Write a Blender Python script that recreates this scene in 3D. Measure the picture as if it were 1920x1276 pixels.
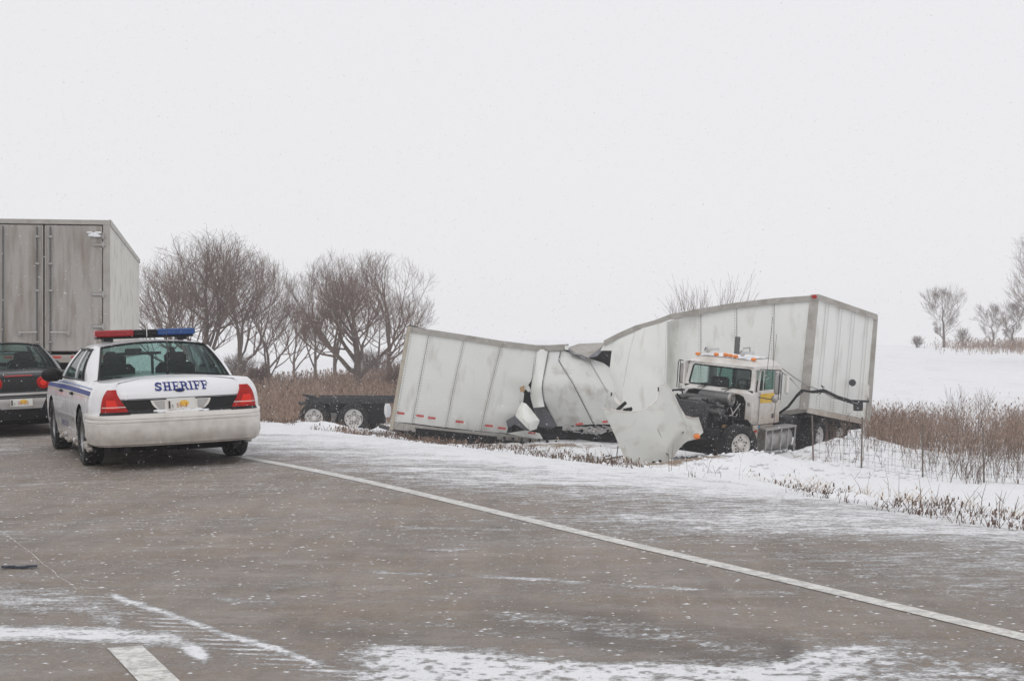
import bpy, math, random
import numpy as np
from mathutils import Vector, Matrix
random.seed(7); np.random.seed(7)
D = bpy.data
for o in list(D.objects): D.objects.remove(o)
SC = bpy.context.scene; COL = SC.collection
PI = math.pi; R = math.radians
F = 3000.0; HZ = 642.0; EYE = 1.45        # focal length (px of a 1920 wide frame), horizon row, eye height

# ------------------------------------------------------------------ camera, sky, sun, exposure
cam = D.cameras.new('camera'); cam.lens = 36*F/1920; cam.sensor_width = 36; cam.shift_y = (HZ-638)/1920
cam.clip_start = .1; cam.clip_end = 3000
co = D.objects.new('camera', cam); COL.objects.link(co); co.location = (0, 0, EYE); co.rotation_euler = (R(90), 0, 0)
SC.camera = co
W = D.worlds.new('World'); SC.world = W; W.use_nodes = True
nt = W.node_tree; nt.nodes.clear()
sky = nt.nodes.new('ShaderNodeTexSky'); sky.sky_type = 'NISHITA'; sky.sun_disc = False
sky.sun_elevation = R(52); sky.sun_rotation = R(200)
mixw = nt.nodes.new('ShaderNodeMix'); mixw.data_type = 'RGBA'; mixw.inputs[0].default_value = .97   # closed cloud cover
mixw.inputs[7].default_value = (8.45, 8.42, 8.62, 1)
bgd = nt.nodes.new('ShaderNodeBackground'); bgd.inputs[1].default_value = .1
out = nt.nodes.new('ShaderNodeOutputWorld')
nt.links.new(sky.outputs[0], mixw.inputs[6]); nt.links.new(mixw.outputs[2], bgd.inputs[0]); nt.links.new(bgd.outputs[0], out.inputs[0])
sl = D.lights.new('sun', 'SUN'); sl.energy = .5; sl.angle = R(35); sl.color = (1, .97, .93)
so = D.objects.new('sun', sl); COL.objects.link(so); so.rotation_euler = (R(38), 0, R(-20))
SC.view_settings.view_transform = 'Standard'; SC.view_settings.look = 'None'; SC.view_settings.gamma = 1
SC.view_settings.exposure = .03; SC.view_settings.use_curve_mapping = False
SC.cycles.volume_bounces = 1; SC.cycles.max_bounces = 8; SC.cycles.transparent_max_bounces = 12
SC.cycles.volume_max_steps = 64

# ------------------------------------------------------------------ helpers
def P(px, py, Z): return Vector(((px-960)/F*Z, Z, EYE-(py-HZ)/F*Z))      # a sighted pixel at a known distance
def tag(o, label=None, cat=None, group=None, kind=None):
    if label: o['label'] = label
    if cat: o['category'] = cat
    if group: o['group'] = group
    if kind: o['kind'] = kind
    return o
def empty(name, loc=(0, 0, 0), mat=None):
    e = D.objects.new(name, None); COL.objects.link(e); e.empty_display_size = .3
    if mat is not None: e.matrix_world = mat
    else: e.location = loc
    return e
def copy_tree(o, parent=None):
    c = o.copy(); COL.objects.link(c); c.parent = parent
    for ch in [k for k in D.objects if k.parent == o]: copy_tree(ch, c)
    return c
class MB:
    def __init__(s): s.v = []; s.f = []
    def add(s, vs, fs):
        n = len(s.v); s.v += [tuple(p) for p in vs]; s.f += [tuple(i+n for i in f) for f in fs]; return s
    def box(s, c, size, M=None):
        x, y, z = [q/2 for q in size]; c = Vector(c)
        vs = [Vector((i*x, j*y, k*z)) for i in (-1, 1) for j in (-1, 1) for k in (-1, 1)]
        if M is not None: vs = [M @ p for p in vs]
        return s.add([c+p for p in vs], [(0, 1, 3, 2), (4, 6, 7, 5), (0, 4, 5, 1), (2, 3, 7, 6), (0, 2, 6, 4), (1, 5, 7, 3)])
    def rbox(s, c, size, b=.02):            # box with bevelled vertical and horizontal rims
        x, y, z = [q/2 for q in size]; c = Vector(c); rings = []
        for zz, k in ((-z, b), (-z+b, 0), (z-b, 0), (z, b)):
            X, Y = x-k, y-k; q = b
            rings.append([(X-q, -Y), (X, -Y+q), (X, Y-q), (X-q, Y), (-X+q, Y), (-X, Y-q), (-X, -Y+q), (-X+q, -Y)])
            rings[-1] = [c+Vector((p[0], p[1], zz)) for p in rings[-1]]
        return s.rings(rings, True, True)
    def rings(s, rings, cap0=False, cap1=False, closed=True):
        n = len(rings[0]); vs = [p for r in rings for p in r]; fs = []
        for i in range(len(rings)-1):
            for j in range(n if closed else n-1):
                k = (j+1) % n; fs.append((i*n+j, i*n+k, (i+1)*n+k, (i+1)*n+j))
        if cap0: fs.append(tuple(range(n))[::-1])
        if cap1: fs.append(tuple((len(rings)-1)*n+j for j in range(n)))
        return s.add(vs, fs)
    def grid(s, rows): return s.rings(rows, closed=False)
    def tube(s, pts, r, n=6, cap=True):
        pts = [Vector(p) for p in pts]; rr = r if isinstance(r, (list, tuple)) else [r]*len(pts); rings = []
        for i, p in enumerate(pts):
            d = (pts[min(i+1, len(pts)-1)]-pts[max(i-1, 0)]).normalized()
            u = d.cross(Vector((0, 0, 1)) if abs(d.z) < .9 else Vector((1, 0, 0))).normalized(); w = d.cross(u)
            rings.append([p+(u*math.cos(a)+w*math.sin(a))*rr[i] for a in [2*PI*k/n for k in range(n)]])
        return s.rings(rings, cap, cap)
    def lathe(s, prof, c=(0, 0, 0), axis='x', n=24, cap=True):     # prof: (offset along axis, radius)
        c = Vector(c); rings = []
        for a, r in prof:
            ring = []
            for k in range(n):
                t = 2*PI*k/n; q = (r*math.cos(t), r*math.sin(t))
                ring.append(c+(Vector((a, q[0], q[1])) if axis == 'x' else Vector((q[1], a, q[0])) if axis == 'y' else Vector((q[0], q[1], a))))
            rings.append(ring)
        return s.rings(rings, cap and prof[0][1] > 1e-5, cap and prof[-1][1] > 1e-5)
    def poly(s, pts, back):                  # a flat outline with thickness `back`
        n = len(pts); pts = [Vector(p) for p in pts]; b = Vector(back)
        return s.add(pts+[p+b for p in pts], [tuple(range(n)), tuple(range(2*n-1, n-1, -1))]+[(i, i+n, (i+1) % n+n, (i+1) % n) for i in range(n)])
    def ball(s, c, r, n=8, sq=(1, 1, 1)):
        c = Vector(c); rings = []
        for i in range(1, n//2+1):
            t = PI*i/(n//2+1)
            rings.append([c+Vector((r*math.sin(t)*math.cos(2*PI*k/n)*sq[0], r*math.sin(t)*math.sin(2*PI*k/n)*sq[1], r*math.cos(t)*sq[2])) for k in range(n)])
        return s.rings(rings, True, True)
    def build(s, name, mat=None, parent=None, smooth=False, bevel=0, M=None):
        me = D.meshes.new(name)
        v = s.v if M is None else [tuple(M @ Vector(p)) for p in s.v]
        me.from_pydata(v, [], s.f); me.update()
        if mat: me.materials.append(mat)
        if smooth:
            me.polygons.foreach_set('use_smooth', [True]*len(me.polygons))
            me.set_sharp_from_angle(angle=R(38))
        o = D.objects.new(name, me); COL.objects.link(o); o.parent = parent
        if bevel:
            b = o.modifiers.new('bevel', 'BEVEL'); b.width = bevel; b.segments = 2; b.limit_method = 'ANGLE'
        return o
def npmesh(name, v, f, mat, attrs=None, smooth=False, parent=None):
    me = D.meshes.new(name); v = np.asarray(v, np.float32); f = np.asarray(f, np.int32); k = f.shape[1]
    me.vertices.add(len(v)); me.vertices.foreach_set('co', v.ravel())
    me.loops.add(f.size); me.loops.foreach_set('vertex_index', f.ravel())
    me.polygons.add(len(f)); me.polygons.foreach_set('loop_start', np.arange(0, f.size, k, dtype=np.int32))
    if smooth: me.polygons.foreach_set('use_smooth', np.ones(len(f), bool))
    me.update(calc_edges=True)
    for n, a in (attrs or {}).items():
        at = me.attributes.new(n, 'FLOAT', 'POINT'); at.data.foreach_set('value', np.asarray(a, np.float32))
    if mat: me.materials.append(mat)
    o = D.objects.new(name, me); COL.objects.link(o); o.parent = parent; return o

def hashn(ix, iy, seed):
    h = (ix.astype(np.int64)*374761393+iy.astype(np.int64)*668265263+seed*1442695041) & 0x7fffffff
    h = ((h ^ (h >> 13))*1274126177) & 0x7fffffff
    return ((h ^ (h >> 16)) & 0xffff)/65535.0
def vnoise(x, y, seed=0):
    x = np.asarray(x, float); y = np.asarray(y, float); ix = np.floor(x); iy = np.floor(y); fx = x-ix; fy = y-iy
    fx = fx*fx*(3-2*fx); fy = fy*fy*(3-2*fy)
    a = hashn(ix, iy, seed); b = hashn(ix+1, iy, seed); c = hashn(ix, iy+1, seed); d = hashn(ix+1, iy+1, seed)
    return (a*(1-fx)+b*fx)*(1-fy)+(c*(1-fx)+d*fx)*fy
def fbm(x, y, seed=0, o=4):
    s = 0; a = .5; t = 0
    for i in range(o): s = s+a*vnoise(x*2**i, y*2**i, seed+i); t += a; a *= .55
    return s/t
def ss(a, b, x):
    t = np.clip((np.asarray(x, float)-a)/(b-a), 0, 1); return t*t*(3-2*t)

# ------------------------------------------------------------------ materials
def mat(name, col, rough=.6, metal=0, var=0, vs=3.0, dirt=None, bump=0, bs=40, spec=.5, coat=0, emit=None, es=1, stretch=None, trans=0, zd=None):
    """dirt = (colour, noise scale, threshold, softness)"""
    m = D.materials.new(name); m.use_nodes = True; t = m.node_tree; b = t.nodes['Principled BSDF']
    b.inputs['Roughness'].default_value = rough; b.inputs['Metallic'].default_value = metal
    b.inputs['Specular IOR Level'].default_value = spec; b.inputs['Coat Weight'].default_value = coat
    b.inputs['Transmission Weight'].default_value = trans
    c4 = (*col, 1); b.inputs['Base Color'].default_value = c4
    tc = t.nodes.new('ShaderNodeTexCoord'); mp = t.nodes.new('ShaderNodeMapping'); t.links.new(tc.outputs['Object'], mp.inputs[0])
    if stretch: mp.inputs['Scale'].default_value = stretch
    cur = None
    def noise(scale, det=5):
        n = t.nodes.new('ShaderNodeTexNoise'); n.inputs['Scale'].default_value = scale; n.inputs['Detail'].default_value = det
        t.links.new(mp.outputs[0], n.inputs['Vector']); return n
    if var:
        n = noise(vs); mx = t.nodes.new('ShaderNodeMix'); mx.data_type = 'RGBA'
        mx.inputs[6].default_value = (*[c*(1-var) for c in col], 1); mx.inputs[7].default_value = (*[min(1, c*(1+var)) for c in col], 1)
        t.links.new(n.outputs[0], mx.inputs[0]); cur = mx.outputs[2]
    if dirt:
        n = noise(dirt[1], 8); mr = t.nodes.new('ShaderNodeMapRange'); mr.inputs[1].default_value = dirt[2]; mr.inputs[2].default_value = dirt[2]+dirt[3]
        t.links.new(n.outputs[0], mr.inputs[0]); mx = t.nodes.new('ShaderNodeMix'); mx.data_type = 'RGBA'
        mx.inputs[6].default_value = c4; mx.inputs[7].default_value = (*dirt[0], 1)
        if cur: t.links.new(cur, mx.inputs[6])
        t.links.new(mr.outputs[0], mx.inputs[0]); cur = mx.outputs[2]
    if zd:                                    # spray thrown up on the lower body: (height full, height none, colour, strength)
        sx = t.nodes.new('ShaderNodeSeparateXYZ'); t.links.new(tc.outputs['Object'], sx.inputs[0]); n = noise(7, 8)
        ad = t.nodes.new('ShaderNodeMath'); ad.operation = 'MULTIPLY_ADD'; t.links.new(n.outputs[0], ad.inputs[0]); ad.inputs[1].default_value = -(zd[1]-zd[0])*1.6; t.links.new(sx.outputs[2], ad.inputs[2])
        mr = t.nodes.new('ShaderNodeMapRange'); mr.inputs[1].default_value = zd[0]-(zd[1]-zd[0])*.8; mr.inputs[2].default_value = zd[1]-(zd[1]-zd[0])*.8; mr.inputs[3].default_value = zd[3]; mr.inputs[4].default_value = 0
        t.links.new(ad.outputs[0], mr.inputs[0]); mx = t.nodes.new('ShaderNodeMix'); mx.data_type = 'RGBA'; mx.inputs[6].default_value = c4; mx.inputs[7].default_value = (*zd[2], 1)
        if cur: t.links.new(cur, mx.inputs[6])
        t.links.new(mr.outputs[0], mx.inputs[0]); cur = mx.outputs[2]
    if cur: t.links.new(cur, b.inputs['Base Color'])
    if bump:
        n = noise(bs, 4); bp = t.nodes.new('ShaderNodeBump'); bp.inputs['Strength'].default_value = bump; bp.inputs['Distance'].default_value = .02
        t.links.new(n.outputs[0], bp.inputs['Height']); t.links.new(bp.outputs[0], b.inputs['Normal'])
    if emit: b.inputs['Emission Color'].default_value = (*emit, 1); b.inputs['Emission Strength'].default_value = es
    return m
def glassmat(name, tint, alpha=.5, rough=.05):
    m = D.materials.new(name); m.use_nodes = True; t = m.node_tree; b = t.nodes['Principled BSDF']
    b.inputs['Base Color'].default_value = (.02, .03, .03, 1); b.inputs['Roughness'].default_value = rough
    tr = t.nodes.new('ShaderNodeBsdfTransparent'); tr.inputs[0].default_value = (*tint, 1)
    mx = t.nodes.new('ShaderNodeMixShader')
    tc = t.nodes.new('ShaderNodeTexCoord'); n = t.nodes.new('ShaderNodeTexNoise'); n.inputs['Scale'].default_value = 60; n.inputs['Detail'].default_value = 6
    t.links.new(tc.outputs['Object'], n.inputs['Vector'])
    mr = t.nodes.new('ShaderNodeMapRange'); mr.inputs[1].default_value = .3; mr.inputs[2].default_value = .75; mr.inputs[3].default_value = alpha; mr.inputs[4].default_value = alpha*.6
    t.links.new(n.outputs[0], mr.inputs[0]); t.links.new(mr.outputs[0], mx.inputs[0])
    t.links.new(b.outputs[0], mx.inputs[1]); t.links.new(tr.outputs[0], mx.inputs[2])
    t.links.new(mx.outputs[0], t.nodes['Material Output'].inputs[0]); return m
M = {}
M['carwhite'] = mat('car_white_paint', (.78, .78, .8), .22, var=.04, vs=2, dirt=((.55, .5, .45), 2.2, .55, .5), coat=.3, zd=(.2, .75, (.40, .35, .30), .75))
M['bumper'] = mat('bumper_dirty_white', (.75, .72, .68), .35, var=.05, vs=2, dirt=((.42, .37, .32), 1.4, .5, .6), zd=(.22, .60, (.33, .29, .25), .75))
M['black'] = mat('black_plastic', (.008, .008, .009), .4, spec=.3, dirt=((.25, .25, .25), 80, .66, .1))
M['blackcar'] = mat('black_car_paint', (.008, .009, .012), .22, spec=.4, dirt=((.12, .12, .13), 60, .63, .15), coat=.2)
M['bluestripe'] = mat('dark_blue_vinyl', (.012, .025, .18), .5, spec=.25)
M['blue2'] = mat('grey_blue_vinyl', (.12, .18, .38), .3)
M['goldstripe'] = mat('gold_vinyl', (.6, .38, .18), .3)
M['redlens'] = mat('red_lens', (.36, .008, .006), .3, spec=.3, var=.6, vs=9, emit=(.9, .03, .01), es=.03)
M['redlit'] = mat('red_lens_lit', (.6, .02, .01), .35, spec=.3, emit=(1, .06, .03), es=.13)
M['redbar'] = mat('red_lightbar_lens', (.3, .008, .012), .2, var=.5, vs=25, dirt=((.6, .4, .4), 70, .66, .1))
M['bluebar'] = mat('blue_lightbar_lens', (.01, .055, .20), .2, var=.5, vs=25, dirt=((.4, .5, .6), 70, .66, .1))
M['amber'] = mat('amber_lens', (.85, .25, .04), .3, var=.2)
M['tyre'] = mat('tyre_rubber', (.015, .015, .016), .8, dirt=((.45, .45, .46), 25, .6, .15), bump=.4)
M['rim'] = mat('steel_rim', (.25, .25, .26), .4, .6, dirt=((.4, .4, .4), 12, .5, .2))
M['rimwhite'] = mat('white_painted_rim', (.76, .74, .72), .5, dirt=((.25, .19, .14), 6, .62, .2))
M['chrome'] = mat('bright_metal', (.62, .62, .62), .25, .9, var=.15)
M['alu'] = mat('dull_aluminium', (.42, .41, .4), .45, .6, dirt=((.3, .26, .22), 4, .5, .3))
M['plate'] = mat('number_plate_white', (.72, .72, .68), .5)
M['orange'] = mat('plate_sun_yellow', (.82, .5, .08), .5)
M['ink'] = mat('print_dark_ink', (.05, .035, .03), .5)
M['inkred'] = mat('print_brown_orange', (.5, .16, .03), .5)
M['interior'] = mat('dark_interior', (.025, .028, .03), .8)
M['glass'] = glassmat('tinted_green_glass', (.66, .84, .80), .86)
M['glassd'] = glassmat('dark_glass', (.4, .5, .5), .42)
M['panel'] = mat('white_trailer_panel', (.80, .81, .775), .5, var=.04, vs=.8, dirt=((.5, .47, .42), 1.9, .54, .35), bump=.4, bs=1.3, stretch=(1.6, 1.6, .6))
M['panel2'] = mat('grey_trailer_panel', (.66, .67, .645), .5, var=.06, vs=1.1, dirt=((.38, .35, .31), 2.6, .5, .3), bump=.5, bs=2.2)
M['rail'] = mat('trailer_rail_metal', (.40, .38, .35), .5, .25, var=.2, vs=6, dirt=((.25, .21, .17), 2.5, .5, .3))
M['railbrown'] = mat('corroded_rail', (.42, .38, .31), .6, .1, var=.3, vs=5)
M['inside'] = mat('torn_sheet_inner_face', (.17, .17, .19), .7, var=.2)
M['plywood'] = mat('plywood_lining', (.42, .27, .14), .8, var=.25, vs=6)
M['rivet'] = mat('rivet_grey', (.16, .16, .16), .5, .3)
M['redtape'] = mat('red_reflective_tape', (.5, .06, .05), .4, var=.25, vs=8)
M['silver'] = mat('frosted_door_metal', (.40, .375, .35), .75, .0, var=.16, vs=1.2, dirt=((.25, .21, .175), 3.0, .46, .3), stretch=(2.5, 2.5, .35), bump=.5, bs=60)
M['sidewhite'] = mat('ribbed_side_white', (.72, .71, .67), .5, var=.06, dirt=((.4, .38, .35), 2, .5, .4))
M['dark'] = mat('dark_greasy_metal', (.014, .014, .016), .75, spec=.25, var=.4, dirt=((.35, .35, .36), 40, .66, .08))
M['dark2'] = mat('dark_grey_steel', (.045, .045, .048), .65, .1, var=.4, dirt=((.4, .4, .4), 30, .6, .12))
M['greymetal'] = mat('engine_grey_metal', (.13, .13, .13), .45, .5, var=.35, vs=12)
M['truckwhite'] = mat('truck_white_paint', (.7, .68, .65), .35, var=.05, dirt=((.42, .34, .26), 2.4, .53, .35), zd=(.85, 1.5, (.33, .25, .18), .7))
M['hoodwhite'] = mat('truck_hood_grey_white', (.53, .535, .505), .5, var=.06, vs=1.5, dirt=((.40, .37, .32), 3.0, .52, .3), bump=.25, bs=2.5)
M['yellow'] = mat('yellow_placard', (.75, .47, .02), .5, dirt=((.4, .25, .05), 14, .55, .1))
M['snowobj'] = mat('packed_snow', (.82, .83, .85), .9, var=.05, bump=.5, bs=12, spec=.2)
M['slush'] = mat('dirty_slush', (.4, .36, .32), .8, var=.4, vs=20, dirt=((.7, .7, .7), 18, .5, .1), bump=.6, bs=25)
M['bark'] = mat('bark_grey_brown', (.135, .105, .09), .9, var=.3, dirt=((.6, .6, .62), 5, .68, .1))
M['twig'] = mat('twig_red_brown', (.17, .12, .10), .9, var=.3, vs=2)
M['wood'] = mat('weathered_post', (.16, .13, .11), .9, var=.3, vs=10)
M['wire'] = mat('fence_wire', (.1, .09, .085), .6, .4)
M['flake'] = mat('snowflake_white', (.95, .95, .96), .9)
_t = M['flake'].node_tree; _tr = _t.nodes.new('ShaderNodeBsdfTranslucent'); _tr.inputs[0].default_value = (.97, .97, .98, 1); _df = _t.nodes.new('ShaderNodeBsdfDiffuse'); _df.inputs[0].default_value = (.97, .97, .98, 1)
_mx = _t.nodes.new('ShaderNodeMixShader'); _tp = _t.nodes.new('ShaderNodeBsdfTransparent'); _m2 = _t.nodes.new('ShaderNodeMixShader'); _m2.inputs[0].default_value = .35
_t.links.new(_df.outputs[0], _mx.inputs[1]); _t.links.new(_tr.outputs[0], _mx.inputs[2]); _t.links.new(_mx.outputs[0], _m2.inputs[1]); _t.links.new(_tp.outputs[0], _m2.inputs[2]); _t.links.new(_m2.outputs[0], _t.nodes['Material Output'].inputs[0])
M['line'] = None

# ------------------------------------------------------------------ lie of the land
def lineX(Y):                     # the painted edge line, bending slowly to the left
    t = np.asarray(Y, float)-7.87; tc = np.minimum(t, 12.)
    return 2.52-.44*tc-.0055*tc*tc-(.572)*(t-tc)
def vcoord(X, Y): return (X-lineX(Y))*.885
def vshould(Y): return np.clip(3.6+.1*(np.asarray(Y, float)-13), 3.2, 4.1)
def crest(a):                     # height of the far rise by bearing
    return np.interp(a, [-.5, -.14, -.06, .0, .12, .2, .28, .5], [-1.0, -1.0, .6, 1.7, 1.9, 1.3, 1.0, .9])
def gz(X, Y, detail=True):
    X = np.asarray(X, float); Y = np.asarray(Y, float); v = vcoord(X, Y); vs = vshould(Y); d = v-vs
    z = .036*np.clip(v+1.8, -9, 2.4)*ss(11, 18, Y)*(1-ss(26, 60, Y)*.8)
    z = z*(1-ss(-3.5, 1.5, d))-1.42*ss(-1.2, 8.0, d)
    far = ss(52, 180, Y)
    z = z*(1-far*ss(5, 20, d))+crest(X/np.maximum(Y, 1))*far*ss(5, 20, d)
    z = z-np.clip(Y-185, 0, None)*.03
    def g(cx, cy, rx, ry, h): return h*np.exp(-((X-cx)/rx)**2-((Y-cy)/ry)**2)
    z = z+g(4.2, 35.2, 1.3, .9, .26)+g(5.6, 35.8, 1.2, .9, .32)+g(6.9, 36.6, .9, .8, .14)+g(8.1, 39.6, 1.1, .9, .42)+g(9.2, 40.4, 1.2, .9, .3)+g(-3, 28.5, 1.3, .8, .1)+g(1.5, 36, 2.5, 1.2, .12)
    if detail:
        k = ss(-.6, .6, d)*(1-ss(60, 120, Y))
        z = z+k*(.16*(fbm(X*.9, Y*.6, 3)-.5)+.12*(fbm(X*3, Y*2, 9, 3)-.5)+.07*(fbm(X*8, Y*5, 19, 3)-.5)*ss(-.6, .2, d)*(1-ss(5, 11, d))+.07*np.clip(fbm(X*1.6, Y*1.2, 21, 2)-.5, 0, 1)*2.5*(1-ss(1, 4, np.abs(d-.8))))
        z = z+.012*ss(1.5, 4, v)*(fbm(X*5, Y*3, 5)-.4)*(1-k)
    return z
def G(x, y): return float(gz(np.array([x]), np.array([y]))[0])

py = np.concatenate([np.linspace(2600, 1330, 40), np.arange(1328, 800, -1.45), np.arange(800, 700, -.9), np.arange(700, 664, -.8)])
Yr = EYE*F/(py-HZ); Yr = np.concatenate([[.5, 1.2], Yr, np.geomspace(Yr[-1]*1.03, 700, 26)])
ac = np.concatenate([np.linspace(-2.5, -.42, 40), np.linspace(-.40, .40, 520), np.linspace(.42, 2.5, 40)])
YY, AA = np.meshgrid(Yr, ac, indexing='ij'); XX = AA*(YY+.6)
ZZ = gz(XX, YY)
V = vcoord(XX, YY); VS = vshould(YY)
px_ = XX/YY*F+960; py_ = HZ+(EYE-0)*F/YY
# drift snow on the asphalt (0..1) and wetness
def band(px0, yline, up, dn): return (1-ss(0, up, yline-py_))*(1-ss(0, dn, py_-yline))
def seg(pts, w, k=1.0):
    xs = [p[0] for p in pts]; ys = [p[1] for p in pts]
    yl = np.interp(px_, xs, ys); m = (1-ss(w*.1, w*1.25, np.abs(py_-yl)))*ss(xs[0]-25, xs[0]+15, px_)*(1-ss(xs[-1]-15, xs[-1]+30, px_)); return m*k*(.72+.45*vnoise(XX*5, YY*5, 77))
st = fbm(XX*.55+3*vnoise(XX*.2, YY*.2, 40), YY*2.2, 11, 5); st2 = fbm(XX*1.3, YY*6, 12, 4)
sn = .17+.34*(st-.5)*2
sh = ss(-.4, 1.2, V)                       # shoulder
yfac = ss(13, 20, YY); out_ = ss(1.2, 3.2, V)
sn = sn*(1-sh)+sh*(.50+.30*yfac+.30*out_+.8*(st-.5)+.1*(st2-.5))
sn = np.maximum(sn, ss(16.5, 20, YY)*ss(-.6, .3, V)*(.68+.6*(st-.5)))
sn = np.maximum(sn, ss(19.5, 22, YY)*(1-ss(-2.5, -.2, V))*(.56+.8*(st-.5)))
sn = np.maximum(sn, ss(-1.0, -.1, V-VS)*.95)
lo = np.interp(px_, [560, 640, 760, 900, 1100, 1300, 1470, 1540, 1650, 1800, 1920, 2300], [1300, 1200, 1206, 1218, 1238, 1240, 1234, 1206, 1200, 1225, 1245, 1260])
sn = np.maximum(sn, ss(-22, 22, py_-lo)*ss(560, 760, px_)*(1.06-.40*ss(1480, 1700, px_)-.42*ss(.45, .85, vnoise(XX*26+2*vnoise(XX*6, YY*6, 4), YY*17, 90))))
sn = np.maximum(sn, seg([(-300, 1180), (0, 1186), (200, 1188), (330, 1200), (385, 1230)], 22, 1.0))
sn = np.maximum(sn, seg([(-300, 1120), (0, 1122), (120, 1122), (230, 1160)], 38, .62))
sn = np.maximum(sn, seg([(210, 1117), (300, 1145), (420, 1188), (520, 1215), (600, 1246)], 10, .9))
tread = seg([(170, 1120), (300, 1165), (420, 1205), (540, 1235), (700, 1290)], 34, 1)
sn = np.maximum(sn, tread*(.44+.40*np.sin(YY*58+XX*9+2*vnoise(XX*3, YY*3, 6)))*(.7+.5*vnoise(XX*5, YY*5, 66)))
sn = np.maximum(sn, seg([(660, 1068), (760, 1074), (1000, 1084), (1330, 1106), (1500, 1112)], 5, .62)*(.55+.6*vnoise(XX*6, YY*3, 8)))
sn = np.maximum(sn, seg([(790, 1028), (870, 1030)], 5, .62)); sn = np.maximum(sn, seg([(400, 1122), (520, 1130)], 9, .5))
sn = np.maximum(sn, seg([(730, 988), (960, 994)], 5, .5)); sn = np.maximum(sn, seg([(1150, 966), (1300, 984), (1380, 1000)], 10, .64))
slush = seg([(930, 1150), (1050, 1165), (1250, 1190), (1440, 1222)], 26, 1)
wet = seg([(860, 1140), (960, 1155), (1100, 1180), (1300, 1205), (1490, 1228)], 44, .75)*ss(800, 1050, px_)
wet = np.maximum(wet, seg([(560, 1185), (700, 1196), (800, 1200)], 18, .3))
sn = sn*(1-.75*np.clip(wet-slush*.8, 0, 1)*(py_ < lo+4)); sn = np.maximum(sn, slush*(.12+.62*vnoise(XX*38, YY*20, 91)))
idx = np.arange(ZZ.size).reshape(ZZ.shape)
q = np.stack([idx[:-1, :-1], idx[:-1, 1:], idx[1:, 1:], idx[1:, :-1]], -1).reshape(-1, 4)
dface = (V-VS)[:-1, :-1].ravel()

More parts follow.
